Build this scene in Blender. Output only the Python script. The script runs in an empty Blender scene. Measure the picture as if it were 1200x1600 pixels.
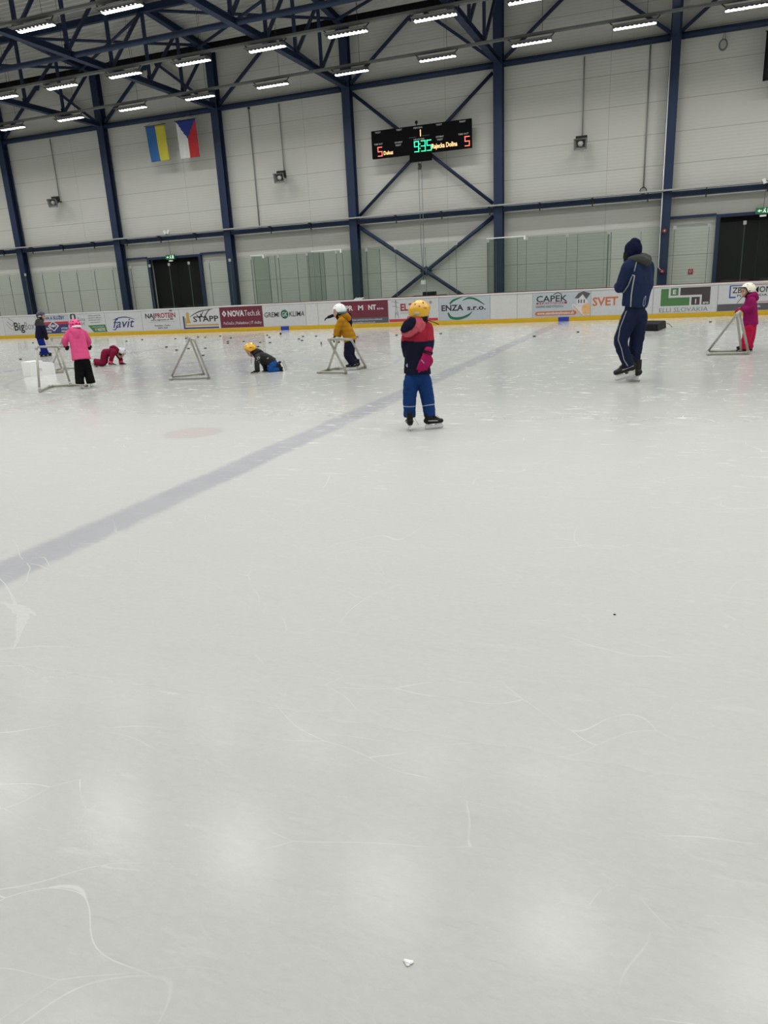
import bpy, bmesh, math, random
from mathutils import Vector, Matrix, noise
from mathutils.bvhtree import BVHTree

SC = bpy.context.scene
COL = SC.collection
random.seed(7)

# ------------------------------------------------------------------ camera
CAM_H = 1.42
F_PX = 1141.66
R = Matrix(((0.93488469, -0.05909814, 0.34999719),
            (0.35148002, 0.29170248, -0.88959061),
            (-0.0495219, 0.95468166, 0.29347999)))
cam_data = bpy.data.cameras.new('camera')
cam = bpy.data.objects.new('camera', cam_data)
COL.objects.link(cam)
cam_data.sensor_fit = 'VERTICAL'
cam_data.sensor_height = 36.0
cam_data.sensor_width = 27.0
cam_data.lens = 36.0 * F_PX / 1600.0
cam_data.clip_end = 300
cam.matrix_world = Matrix.Translation((0, 0, CAM_H)) @ R.to_4x4()
SC.camera = cam

# ------------------------------------------------------------------ colour management, world
SC.view_settings.view_transform = 'Standard'
SC.view_settings.look = 'None'
SC.view_settings.gamma = 1.0
SC.view_settings.use_curve_mapping = False
SC.view_settings.exposure = 0.0
LAMP_W = 50.0          # watts of each high-bay fixture
LENS_E = 14.0

world = bpy.data.worlds.new('world')
SC.world = world
world.use_nodes = True
world.node_tree.nodes['Background'].inputs[0].default_value = (0.72, 0.8, 0.9, 1)
world.node_tree.nodes['Background'].inputs[1].default_value = 0.02

# rows of high-bay fixtures: (Y, first X, pitch, n)
LZ = 8.6
LIGHT_ROWS = [(26.65, -38.96, 3.12, 20), (22.87, -39.1, 2.70, 23), (18.12, -39.71, 2.89, 21),
              (13.8, -39.4, 2.89, 21), (9.35, -39.45, 2.95, 21), (5.0, -39.4, 2.95, 21), (0.8, -39.4, 2.95, 21)]


# ------------------------------------------------------------------ helpers
def ray(u, v):
    return R @ Vector((u - 600.0, 800.0 - v, -F_PX))


def at(u, v, Y):
    d = ray(u, v)
    return Vector((0, 0, CAM_H)) + d * (Y / d.y)


def gr(u, v, z=0.0):
    d = ray(u, v)
    return Vector((0, 0, CAM_H)) + d * ((z - CAM_H) / d.z)


def pxm(Y, v=560):
    """metres covered by one pixel at distance Y (around the people)"""
    return (at(700, v, Y) - at(699, v, Y)).length


MATS = {}


def mat(name, col, rough=0.6, metal=0.0, bump=0.0, bscale=60.0, var=0.0, emit=0.0, emcol=None, spec=0.5, coat=0.0):
    if name in MATS:
        return MATS[name]
    m = bpy.data.materials.new(name)
    m.use_nodes = True
    nt = m.node_tree
    b = nt.nodes['Principled BSDF']
    b.inputs['Base Color'].default_value = (*col, 1)
    b.inputs['Roughness'].default_value = rough
    b.inputs['Metallic'].default_value = metal
    b.inputs['Specular IOR Level'].default_value = spec
    if coat:
        b.inputs['Coat Weight'].default_value = coat
    if emit:
        b.inputs['Emission Color'].default_value = (*(emcol or col), 1)
        b.inputs['Emission Strength'].default_value = emit
    if bump or var:
        geo = nt.nodes.new('ShaderNodeNewGeometry')
        nz = nt.nodes.new('ShaderNodeTexNoise')
        nz.inputs['Scale'].default_value = bscale
        nz.inputs['Detail'].default_value = 4
        nt.links.new(geo.outputs['Position'], nz.inputs['Vector'])
        if bump:
            bp = nt.nodes.new('ShaderNodeBump')
            bp.inputs['Strength'].default_value = bump
            bp.inputs['Distance'].default_value = 0.01
            nt.links.new(nz.outputs['Fac'], bp.inputs['Height'])
            nt.links.new(bp.outputs['Normal'], b.inputs['Normal'])
        if var:
            mx = nt.nodes.new('ShaderNodeMix')
            mx.data_type = 'RGBA'
            mx.inputs[6].default_value = (*[c * (1 - var) for c in col], 1)
            mx.inputs[7].default_value = (*[min(1, c * (1 + var)) for c in col], 1)
            nt.links.new(nz.outputs['Fac'], mx.inputs[0])
            nt.links.new(mx.outputs[2], b.inputs['Base Color'])
    MATS[name] = m
    return m


def tag(o, label=None, cat=None, group=None, kind=None):
    if label:
        o['label'] = label
    if cat:
        o['category'] = cat
    if group:
        o['group'] = group
    if kind:
        o['kind'] = kind
    return o


def empty(name, loc=(0, 0, 0), label=None, cat=None, group=None):
    o = bpy.data.objects.new(name, None)
    o.empty_display_size = 0.2
    o.location = loc
    COL.objects.link(o)
    return tag(o, label, cat, group)


def root_off(parent):
    v = Vector((0, 0, 0))
    while parent is not None:
        v += parent.location
        parent = parent.parent
    return v


def link_mesh(name, me, parent=None, mats=()):
    """mesh given in world coordinates; shifted into the parent's frame"""
    o = bpy.data.objects.new(name, me)
    COL.objects.link(o)
    for m in (mats if isinstance(mats, (list, tuple)) else [mats]):
        me.materials.append(m)
    if parent is not None:
        me.transform(Matrix.Translation(-root_off(parent)))
        o.parent = parent
    return o


def from_bm(name, bm, mats, parent=None, smooth=False, kind=None, bevel=0.0):
    if bevel:
        bmesh.ops.bevel(bm, geom=[e for e in bm.edges if len(e.link_faces) == 2 and e.calc_face_angle(0) > 0.6],
                        offset=bevel, segments=2, affect='EDGES', clamp_overlap=True)
    bmesh.ops.recalc_face_normals(bm, faces=bm.faces)
    me = bpy.data.meshes.new(name)
    bm.to_mesh(me)
    bm.free()
    if smooth:
        for p in me.polygons:
            p.use_smooth = True
    o = link_mesh(name, me, parent, mats)
    if kind:
        o['kind'] = kind
    return o


def box(bm, x0, x1, y0, y1, z0, z1, mi=0):
    vs = [bm.verts.new((x, y, z)) for x in (x0, x1) for y in (y0, y1) for z in (z0, z1)]
    fs = []
    for idx in ((0, 1, 3, 2), (4, 6, 7, 5), (0, 4, 5, 1), (2, 3, 7, 6), (0, 2, 6, 4), (1, 5, 7, 3)):
        f = bm.faces.new([vs[i] for i in idx])
        f.material_index = mi
        fs.append(f)
    return vs


def frame_for(t, side=None):
    t = t.normalized()
    if side is None:
        side = Vector((0, 0, 1)) if abs(t.z) < 0.9 else Vector((1, 0, 0))
    s = side - t * side.dot(t)
    if s.length < 1e-4:
        s = t.orthogonal()
    s.normalize()
    return s, t.cross(s)


def beam(bm, a, b, w, h=None, side=None, mi=0):
    """square bar from a to b; w along side, h across"""
    a, b = Vector(a), Vector(b)
    h = w if h is None else h
    s, n = frame_for(b - a, side)
    ring = []
    for p in (a, b):
        ring.append([bm.verts.new(p + s * (sx * w / 2) + n * (sy * h / 2)) for sx, sy in ((-1, -1), (1, -1), (1, 1), (-1, 1))])
    for i in range(4):
        f = bm.faces.new((ring[0][i], ring[0][(i + 1) % 4], ring[1][(i + 1) % 4], ring[1][i]))
        f.material_index = mi
    bm.faces.new(ring[0][::-1]).material_index = mi
    bm.faces.new(ring[1]).material_index = mi


def tube(bm, pts, r, seg=10, cap=True, mi=0):
    pts = [Vector(p) for p in pts]
    rings = []
    s = None
    for i, p in enumerate(pts):
        t = (pts[min(i + 1, len(pts) - 1)] - pts[max(i - 1, 0)])
        s, n = frame_for(t, s)
        rr = r[i] if isinstance(r, (list, tuple)) else r
        rings.append([bm.verts.new(p + s * rr * math.cos(2 * math.pi * k / seg) + n * rr * math.sin(2 * math.pi * k / seg)) for k in range(seg)])
    for a, b in zip(rings, rings[1:]):
        for k in range(seg):
            f = bm.faces.new((a[k], a[(k + 1) % seg], b[(k + 1) % seg], b[k]))
            f.material_index = mi
            f.smooth = True
    if cap:
        bm.faces.new(rings[0][::-1]).material_index = mi
        bm.faces.new(rings[-1]).material_index = mi


def ellipsoid(bm, c, rx, ry, rz, M=None, u=20, v=12):
    """ellipsoid with axes given by the columns of the 3x3 matrix M"""
    M = M or Matrix.Identity(3)
    T = Matrix.Translation(Vector(c)) @ M.to_4x4() @ Matrix.Diagonal((rx, ry, rz, 1))
    return bmesh.ops.create_uvsphere(bm, u_segments=u, v_segments=v, radius=1.0, matrix=T)['verts']


def catmull(vals, n):
    """resample a list of (vector, r1, r2) smoothly, n steps per span"""
    out = []
    L = len(vals)
    for i in range(L - 1):
        p0, p1, p2, p3 = vals[max(i - 1, 0)], vals[i], vals[i + 1], vals[min(i + 2, L - 1)]
        for k in range(n):
            t = k / n
            def cr(a, b, c, d):
                return 0.5 * ((2 * b) + (c - a) * t + (2 * a - 5 * b + 4 * c - d) * t * t + (3 * b - a - 3 * c + d) * t ** 3)
            out.append((cr(p0[0], p1[0], p2[0], p3[0]),
                        p1[1] + (p2[1] - p1[1]) * t, p1[2] + (p2[2] - p1[2]) * t))
    out.append(vals[-1])
    return out


def limb(bm, pts, side=None, seg=16, n=4, round0=True, round1=True, sq=1.0):
    """closed tapering limb through pts = [(co, r) or (co, r_side, r_depth)]; rounded or flat ends"""
    vals = [(Vector(p[0]), p[1], p[2] if len(p) > 2 else p[1]) for p in pts]
    ch = catmull(vals, n) if len(vals) > 2 else catmull(vals, 2)
    t0 = (ch[0][0] - ch[1][0]).normalized()
    t1 = (ch[-1][0] - ch[-2][0]).normalized()
    pre, post = [], []
    for k in (0.97, 0.75, 0.4):
        h = math.sqrt(1 - k * k)
        if round0:
            pre.append((ch[0][0] + t0 * h * min(ch[0][1], ch[0][2]), ch[0][1] * k, ch[0][2] * k))
        if round1:
            post.append((ch[-1][0] + t1 * h * min(ch[-1][1], ch[-1][2]), ch[-1][1] * k, ch[-1][2] * k))
    ch = pre[::-1] + ch + post
    rings = []
    s = side
    for i, (p, ra, rb) in enumerate(ch):
        t = ch[min(i + 1, len(ch) - 1)][0] - ch[max(i - 1, 0)][0]
        s, nn = frame_for(t, s if side is None or s is None else side)
        cs = [(math.copysign(abs(math.cos(2 * math.pi * k / seg)) ** sq, math.cos(2 * math.pi * k / seg)), math.copysign(abs(math.sin(2 * math.pi * k / seg)) ** sq, math.sin(2 * math.pi * k / seg))) for k in range(seg)]
        rings.append([bm.verts.new(p + s * ra * c_ + nn * rb * s_) for c_, s_ in cs])
    for a, b in zip(rings, rings[1:]):
        for k in range(seg):
            bm.faces.new((a[k], a[(k + 1) % seg], b[(k + 1) % seg], b[k]))
    bm.faces.new(rings[0][::-1])
    bm.faces.new(rings[-1])


def blob(name, bm, mats, parent, voxel=0.009, smooth=2, wrinkle=0.0, wscale=9.0, classify=None, quilt=None, crinkle_z=1.0):
    """union of overlapping closed shapes into ONE continuous skin"""
    bmesh.ops.recalc_face_normals(bm, faces=bm.faces)
    me = bpy.data.meshes.new(name + '_src')
    bm.to_mesh(me)
    bm.free()
    tmp = bpy.data.objects.new(name + '_src', me)
    COL.objects.link(tmp)
    md = tmp.modifiers.new('r', 'REMESH')
    md.mode = 'VOXEL'
    md.voxel_size = voxel
    dg = bpy.context.evaluated_depsgraph_get()
    dg.update()
    new = bpy.data.meshes.new_from_object(tmp.evaluated_get(dg))
    bpy.data.objects.remove(tmp)
    bpy.data.meshes.remove(me)
    new.name = name
    b2 = bmesh.new()
    b2.from_mesh(new)
    for _ in range(smooth):
        bmesh.ops.smooth_vert(b2, verts=b2.verts, factor=0.5, use_axis_x=True, use_axis_y=True, use_axis_z=True)
    b2.normal_update()
    if wrinkle or quilt:
        offs = []
        for v in b2.verts:
            p = v.co
            d = 0.0
            if wrinkle:
                q = Vector((p.x * wscale, p.y * wscale, p.z * wscale * crinkle_z))
                d += wrinkle * noise.noise(q) + wrinkle * 0.55 * noise.noise(q * 2.3)
                d -= wrinkle * 0.8 * max(0.0, 0.25 - abs(noise.noise(q * 0.9 + Vector((7, 3, 1))))) * 3
            if quilt:
                ph = (p.z - quilt[0]) / quilt[1]
                d += quilt[2] * (abs(math.sin(math.pi * ph)) ** 0.6 - 0.6)
            offs.append(v.normal * d)
        for v, o in zip(b2.verts, offs):
            v.co += o
    b2.to_mesh(new)
    b2.free()
    for p in new.polygons:
        p.use_smooth = True
        if classify:
            p.material_index = classify(p.center)
    return link_mesh(name, new, parent, mats)


def bvh_of(o):
    off = root_off(o.parent)
    me = o.data
    return BVHTree.FromPolygons([v.co + off for v in me.vertices], [tuple(p.vertices) for p in me.polygons])


def stripe(name, surf, pts, r, m, parent, lift=0.4, n=8, Y=None):
    """a piping line: points are pushed from the viewer's side onto the garment's surface"""
    t = bvh_of(surf)
    P = []
    for a, b in zip(pts, pts[1:]):
        for k in range(n):
            P.append(a.lerp(b, k / n))
    P.append(pts[-1])
    out = []
    o = Vector((0, 0, CAM_H))
    for p in P:
        hit = t.ray_cast(o, (p - o).normalized())
        if hit[0] is None:
            hit = t.find_nearest(p)
        out.append(hit[0] + hit[1] * (r * lift))
    bm = bmesh.new()
    tube(bm, out, r, seg=6)
    return from_bm(name, bm, m, parent)


def text_mesh(s, height, bold=0.0, shear=0.0, width=None, res=2):
    cu = bpy.data.curves.new('t', 'FONT')
    cu.body = s
    cu.size = 1.0
    cu.offset = bold
    cu.shear = shear
    cu.resolution_u = res
    o = bpy.data.objects.new('t', cu)
    COL.objects.link(o)
    dg = bpy.context.evaluated_depsgraph_get()
    dg.update()
    me = bpy.data.meshes.new_from_object(o.evaluated_get(dg))
    bpy.data.objects.remove(o)
    bpy.data.curves.remove(cu)
    if not me.vertices:
        return me, 0
    xs = [v.co.x for v in me.vertices]
    x0, x1 = min(xs), max(xs)
    sy = height / 0.69
    sx = sy if width is None else width / (x1 - x0)
    for v in me.vertices:
        v.co.x = (v.co.x - x0) * sx
        v.co.y *= sy
    return me, (x1 - x0) * sx


def wall_text(name, s, x, y, z, height, m, parent, width=None, bold=0.0, shear=0.0, center=False, res=2):
    """lettering on a surface that faces -Y, left end at x, baseline at z"""
    me, w = text_mesh(s, height, bold, shear, width, res)
    if center:
        x -= w / 2
    me.transform(Matrix(((1, 0, 0, x), (0, 0, -1, y), (0, 1, 0, z), (0, 0, 0, 1))))
    me.name = name
    return link_mesh(name, me, parent, m)


def poly(bm, pts, y, th=0.003, mi=0):
    """flat plate with outline pts = [(x, z)], facing -Y at y"""
    vs = [bm.verts.new((x, y, z)) for x, z in pts]
    f = bm.faces.new(vs)
    f.material_index = mi
    r = bmesh.ops.extrude_face_region(bm, geom=[f])
    for v in r['geom']:
        if isinstance(v, bmesh.types.BMVert):
            v.co.y += th
    for g in r['geom']:
        if isinstance(g, bmesh.types.BMFace):
            g.material_index = mi


def smooth_arc(bm, pts, ws, y, n=5, mi=0):
    """brush stroke in the XZ plane: centreline pts, widths ws"""
    vals = catmull([(Vector((p[0], 0, p[1])), w, w) for p, w in zip(pts, ws)], n)
    L, Rr = [], []
    for i, (p, w, _) in enumerate(vals):
        t = (vals[min(i + 1, len(vals) - 1)][0] - vals[max(i - 1, 0)][0]).normalized()
        nn = Vector((-t.z, 0, t.x))
        L.append(p + nn * w / 2)
        Rr.append(p - nn * w / 2)
    for i in range(len(vals) - 1):
        q = [L[i], L[i + 1], Rr[i + 1], Rr[i]]
        poly(bm, [(v.x, v.z) for v in q], y, mi=mi)


# ------------------------------------------------------------------ materials of the building
M_STEEL = mat('blue_steel_paint', (0.021, 0.035, 0.078), 0.5, var=0.12, bscale=3, spec=0.25)
M_GALV = mat('galvanised_steel', (0.40, 0.41, 0.40), 0.5, 0.3, var=0.1, bscale=20)
M_TRACK = mat('track_grey', (0.15, 0.155, 0.15), 0.6, 0.0, spec=0.2)
M_DARK = mat('dark_metal', (0.02, 0.02, 0.022), 0.5)
M_BLACK = mat('black_plastic', (0.006, 0.006, 0.007), 0.6, spec=0.15)
M_LENS = mat('lamp_lens', (1, 1, 1), 0.4, emit=LENS_E, emcol=(1.0, 1.0, 0.98))
M_WHITE = mat('white_plastic', (0.78, 0.78, 0.76), 0.4, var=0.03, bscale=30)


def wall_material():
    m = bpy.data.materials.new('sandwich_panel')
    m.use_nodes = True
    nt = m.node_tree
    N, Lk = nt.nodes, nt.links
    b = N['Principled BSDF']
    b.inputs['Roughness'].default_value = 0.7
    b.inputs['Specular IOR Level'].default_value = 0.12
    geo = N.new('ShaderNodeNewGeometry')
    sep = N.new('ShaderNodeSeparateXYZ')
    Lk.new(geo.outputs['Position'], sep.inputs[0])

    def groove(sock, period, off, w):
        a = N.new('ShaderNodeMath'); a.operation = 'ADD'; a.inputs[1].default_value = -off + 100 * period
        Lk.new(sock, a.inputs[0])
        d = N.new('ShaderNodeMath'); d.operation = 'MODULO'; d.inputs[1].default_value = period
        Lk.new(a.outputs[0], d.inputs[0])
        l = N.new('ShaderNodeMath'); l.operation = 'LESS_THAN'; l.inputs[1].default_value = w
        Lk.new(d.outputs[0], l.inputs[0])
        return l.outputs[0]
    g1 = groove(sep.outputs['Z'], 1.02, 5.05, 0.022)
    g2 = groove(sep.outputs['X'], 6.0, -0.35 - 3.0 + 0.9, 0.014)
    mx = N.new('ShaderNodeMath'); mx.operation = 'MAXIMUM'
    Lk.new(g1, mx.inputs[0]); Lk.new(g2, mx.inputs[1])
    # fine horizontal micro-ribs of the panel skin
    wv = N.new('ShaderNodeTexWave'); wv.bands_direction = 'Z'; wv.inputs['Scale'].default_value = 3.0
    Lk.new(geo.outputs['Position'], wv.inputs['Vector'])
    bp = N.new('ShaderNodeBump'); bp.inputs['Strength'].default_value = 0.25; bp.inputs['Distance'].default_value = 0.01
    Lk.new(wv.outputs['Fac'], bp.inputs['Height'])
    Lk.new(bp.outputs['Normal'], b.inputs['Normal'])
    nz = N.new('ShaderNodeTexNoise'); nz.inputs['Scale'].default_value = 0.5; nz.inputs['Detail'].default_value = 6
    Lk.new(geo.outputs['Position'], nz.inputs['Vector'])
    c1 = N.new('ShaderNodeMix'); c1.data_type = 'RGBA'
    c1.inputs[6].default_value = (0.53, 0.53, 0.49, 1)
    c1.inputs[7].default_value = (0.59, 0.59, 0.55, 1)
    Lk.new(nz.outputs['Fac'], c1.inputs[0])
    c2 = N.new('ShaderNodeMix'); c2.data_type = 'RGBA'
    c2.inputs[7].default_value = (0.36, 0.36, 0.33, 1)
    Lk.new(mx.outputs[0], c2.inputs[0])
    Lk.new(c1.outputs[2], c2.inputs[6])
    Lk.new(c2.outputs[2], b.inputs['Base Color'])
    return m


BLUE_X = (-3.41, -14.2)
RED_X = -8.85


def ice_material():
    m = bpy.data.materials.new('rink_ice')
    m.use_nodes = True
    nt = m.node_tree
    N, Lk = nt.nodes, nt.links
    b = N['Principled BSDF']
    geo = N.new('ShaderNodeNewGeometry')
    sep = N.new('ShaderNodeSeparateXYZ')
    Lk.new(geo.outputs['Position'], sep.inputs[0])

    def math_(op, a, b_=None, c=None, clamp=False):
        n = N.new('ShaderNodeMath'); n.operation = op; n.use_clamp = clamp
        for i, s in enumerate((a, b_, c)):
            if s is None:
                continue
            if isinstance(s, (int, float)):
                n.inputs[i].default_value = s
            else:
                Lk.new(s, n.inputs[i])
        return n.outputs[0]

    def noise_(scale, detail=4, rough=0.6, vec=None, dist=0.0):
        n = N.new('ShaderNodeTexNoise'); n.inputs['Scale'].default_value = scale
        n.inputs['Detail'].default_value = detail; n.inputs['Roughness'].default_value = rough
        n.inputs['Distortion'].default_value = dist
        Lk.new(vec if vec is not None else geo.outputs['Position'], n.inputs['Vector'])
        return n.outputs['Fac']

    def vscale(sx, sy, sz=1.0, rot=0.0):
        n = N.new('ShaderNodeMapping')
        n.inputs['Scale'].default_value = (sx, sy, sz)
        n.inputs['Rotation'].default_value = (0, 0, rot)
        Lk.new(geo.outputs['Position'], n.inputs['Vector'])
        return n.outputs['Vector']

    def ramp(sock, lo, hi):
        n = N.new('ShaderNodeMapRange'); n.interpolation_type = 'SMOOTHSTEP'
        n.inputs['From Min'].default_value = lo; n.inputs['From Max'].default_value = hi
        Lk.new(sock, n.inputs['Value'])
        return n.outputs[0]

    X, Y = sep.outputs['X'], sep.outputs['Y']
    edge = math_('MULTIPLY', math_('SUBTRACT', noise_(9, 5), 0.5), 0.12)
    edge2 = math_('MULTIPLY', math_('SUBTRACT', noise_(1.1, 3), 0.5), 0.10)
    wob = math_('ADD', edge, edge2)

    def band(x0, w):
        d = math_('ABSOLUTE', math_('SUBTRACT', math_('ADD', X, wob), x0))
        return math_('SUBTRACT', 1.0, ramp(d, w / 2 - 0.05, w / 2 + 0.05))

    def dist(cx, cy):
        dx = math_('SUBTRACT', math_('ADD', X, wob), cx); dy = math_('SUBTRACT', math_('ADD', Y, wob), cy)
        return math_('SQRT', math_('ADD', math_('MULTIPLY', dx, dx), math_('MULTIPLY', dy, dy)))

    def mixc(fac, a, c):
        n = N.new('ShaderNodeMix'); n.data_type = 'RGBA'
        Lk.new(fac, n.inputs[0])
        if isinstance(a, tuple):
            n.inputs[6].default_value = (*a, 1)
        else:
            Lk.new(a, n.inputs[6])
        n.inputs[7].default_value = (*c, 1)
        return n.outputs[2]

    big = noise_(0.35, 5)
    col = mixc(big, (0.455, 0.464, 0.447), (0.492, 0.499, 0.483))
    streak = noise_(1.0, 8, 0.7, vscale(1.6, 7.0, 1, 0.15))
    col = mixc(math_('MULTIPLY', ramp(streak, 0.45, 0.8), 0.35), col, (0.398, 0.426, 0.426))
    fine = noise_(1.0, 9, 0.75, vscale(14, 45, 1, -0.3))
    col = mixc(math_('MULTIPLY', ramp(fine, 0.52, 0.75), 0.22), col, (0.355, 0.383, 0.383))
    mott = noise_(1.0, 8, 0.8, vscale(22, 40, 1, 0.5))
    col = mixc(math_('MULTIPLY', ramp(mott, 0.40, 0.62), 0.16), col, (0.60, 0.61, 0.60))
    hair = noise_(1.0, 7, 0.8, vscale(5, 60, 1, 0.9))
    col = mixc(math_('MULTIPLY', ramp(hair, 0.56, 0.68), 0.24), col, (0.33, 0.35, 0.36))
    # painted lines seen through the ice
    thick = ramp(noise_(2.5, 6), 0.15, 0.75)
    blue = math_('MAXIMUM', band(BLUE_X[0], 0.32), band(BLUE_X[1], 0.32))
    col = mixc(math_('MULTIPLY', blue, math_('SUBTRACT', 0.95, math_('MULTIPLY', thick, 0.3))), col, (0.320, 0.330, 0.372))
    red = band(RED_X, 0.28)
    col = mixc(math_('MULTIPLY', red, 0.30), col, (0.426, 0.298, 0.327))
    dc = dist(RED_X, 13.2)
    circ = math_('SUBTRACT', 1.0, ramp(math_('ABSOLUTE', math_('SUBTRACT', dc, 3.9)), 0.02, 0.07))
    col = mixc(math_('MULTIPLY', circ, 0.34), col, (0.284, 0.298, 0.355))
    logo = math_('SUBTRACT', 1.0, ramp(math_('ADD', dc, math_('MULTIPLY', math_('SUBTRACT', noise_(1.3, 3), 0.5), 2.2)), 1.5, 2.2))
    col = mixc(math_('MULTIPLY', logo, 0.34), col, (0.312, 0.320, 0.398))
    spot = math_('SUBTRACT', 1.0, ramp(dist(-4.82, 6.65), 0.28, 0.36))
    col = mixc(math_('MULTIPLY', spot, 0.42), col, (0.426, 0.305, 0.305))
    # snow marks: thin scratches, skate arcs and shaved flecks
    dis = N.new('ShaderNodeVectorMath'); dis.operation = 'ADD'
    nz3 = N.new('ShaderNodeTexNoise'); nz3.inputs['Scale'].default_value = 0.8
    Lk.new(geo.outputs['Position'], nz3.inputs['Vector'])
    Lk.new(geo.outputs['Position'], dis.inputs[0]); Lk.new(nz3.outputs['Color'], dis.inputs[1])

    def scratch(scale, w, rot, stretch, seed):
        mp = N.new('ShaderNodeMapping'); mp.inputs['Rotation'].default_value = (0, 0, rot)
        mp.inputs['Scale'].default_value = (stretch, 1, 1); mp.inputs['Location'].default_value = (seed, seed * 0.7, 0)
        Lk.new(dis.outputs[0], mp.inputs['Vector'])
        v = N.new('ShaderNodeTexVoronoi'); v.feature = 'DISTANCE_TO_EDGE'; v.inputs['Scale'].default_value = scale
        Lk.new(mp.outputs[0], v.inputs['Vector'])
        ln = math_('SUBTRACT', 1.0, ramp(v.outputs['Distance'], w * 0.3, w))
        return ln
    s1 = math_('MULTIPLY', scratch(2.4, 0.0035, 0.4, 0.35, 3.1), ramp(noise_(1.7, 3), 0.47, 0.60))
    s2 = math_('MULTIPLY', scratch(5.5, 0.005, -0.5, 0.3, 9.4), ramp(noise_(1.2, 4), 0.50, 0.66))
    s3 = math_('MULTIPLY', scratch(1.5, 0.0018, 1.2, 0.5, 17.0), ramp(noise_(0.8, 4), 0.5, 0.66))
    scr = math_('MAXIMUM', s1, math_('MAXIMUM', s2, s3))
    fl = noise_(1.0, 6, 0.7, vscale(3.2, 13.0, 1, 0.05))
    zone = ramp(noise_(0.5, 3), 0.34, 0.58)
    far = ramp(Y, 4.0, 8.0)
    flecks = math_('MULTIPLY', ramp(fl, 0.575, 0.66), math_('MULTIPLY', zone, math_('ADD', 0.12, math_('MULTIPLY', far, 0.88))))
    grit = noise_(1.0, 3, 0.6, vscale(38, 60))
    gz = ramp(noise_(1.4, 4), 0.55, 0.75)
    grits = math_('MULTIPLY', ramp(grit, 0.70, 0.78), gz)
    white = math_('MAXIMUM', math_('MULTIPLY', scr, math_('ADD', 0.27, math_('MULTIPLY', far, 0.4))), math_('MAXIMUM', math_('MULTIPLY', flecks, 0.8), math_('MULTIPLY', grits, 0.6)))
    col = mixc(white, col, (0.80, 0.82, 0.81))
    Lk.new(col, b.inputs['Base Color'])
    # polish: clear film over the white ice, rougher where it is snowy
    # lamp reflections shaped by distance: glassy far half, scratched near ice, smoother nearest strip
    near_dull = math_('MULTIPLY', math_('SUBTRACT', 1.0, ramp(Y, 4.5, 11.0)), ramp(Y, 1.7, 2.4))
    strip = math_('SUBTRACT', 1.0, ramp(Y, 1.7, 2.4))
    r0 = math_('ADD', math_('MULTIPLY', noise_(2.2, 5), 0.09), math_('ADD', 0.085, math_('ADD', math_('MULTIPLY', near_dull, 0.30), math_('MULTIPLY', strip, 0.055))))
    spc = math_('SUBTRACT', 0.5, math_('ADD', math_('MULTIPLY', near_dull, 0.30), math_('MULTIPLY', strip, 0.12)))
    Lk.new(spc, b.inputs['Specular IOR Level'])
    rr = math_('ADD', r0, math_('MULTIPLY', white, 0.4), clamp=True)
    Lk.new(rr, b.inputs['Roughness'])
    b.inputs['IOR'].default_value = 1.31
    b.inputs['Specular IOR Level'].default_value = 0.5
    bp = N.new('ShaderNodeBump'); bp.inputs['Strength'].default_value = 0.09; bp.inputs['Distance'].default_value = 0.006
    h = math_('ADD', noise_(1.0, 5, 0.6, vscale(18, 26, 1, 0.4)), math_('MULTIPLY', white, 0.6))
    Lk.new(h, bp.inputs['Height'])
    Lk.new(bp.outputs['Normal'], b.inputs['Normal'])
    return m


# ------------------------------------------------------------------ the hall
X0, X1, YF, YB = -48.0, 24.0, -3.5, 30.0
YBOARD = 26.45
H_WALL = 11.38


def wall(name, x0, x1, y0, y1, z0, z1, m):
    bm = bmesh.new()
    box(bm, x0, x1, y0, y1, z0, z1)
    return from_bm(name, bm, m, kind='structure')


M_WALL = wall_material()
M_CONC = mat('concrete_floor', (0.22, 0.22, 0.21), 0.8, var=0.2, bscale=3)
bm = bmesh.new()
box(bm, X0, X1, YF, YB, -0.2, 0.0, 0)
fl = from_bm('floor', bm, [ice_material()], kind='structure')
wall('floor_walkway', X0, X1, YBOARD + 0.12, YB, 0.0, 0.02, M_CONC)['kind'] = 'structure'

# back wall with its two door openings
D1 = (-22.85, -20.15, 3.18)
D2 = (1.45, 5.25, 3.18)
bm = bmesh.new()
for a, b_, z0, z1 in ((X0, D1[0], 0, H_WALL), (D1[0], D1[1], D1[2], H_WALL), (D1[1], D2[0], 0, H_WALL),
                      (D2[0], D2[1], D2[2], H_WALL), (D2[1], X1, 0, H_WALL)):
    box(bm, a, b_, YB, YB + 0.2, z0, z1)
from_bm('wall_back', bm, M_WALL, kind='structure')
wall('wall_left', X0 - 0.2, X0, YF, YB, 0, 13.5, M_WALL)
wall('wall_right', X1, X1 + 0.2, YF, YB, 0, 13.5, M_WALL)
wall('wall_front', X0, X1, YF - 0.2, YF, 0, 13.5, M_WALL)

# corrugated roof deck, rising from the eaves to the ridge
M_DECK = mat('corrugated_deck', (0.52, 0.52, 0.49), 0.5, var=0.06, bscale=2)


def deck_z(y):
    return 11.27 + 0.085 * (30.0 - y) if y > 13 else 11.27 + 0.085 * 17 - 0.085 * (13 - y)


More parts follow.
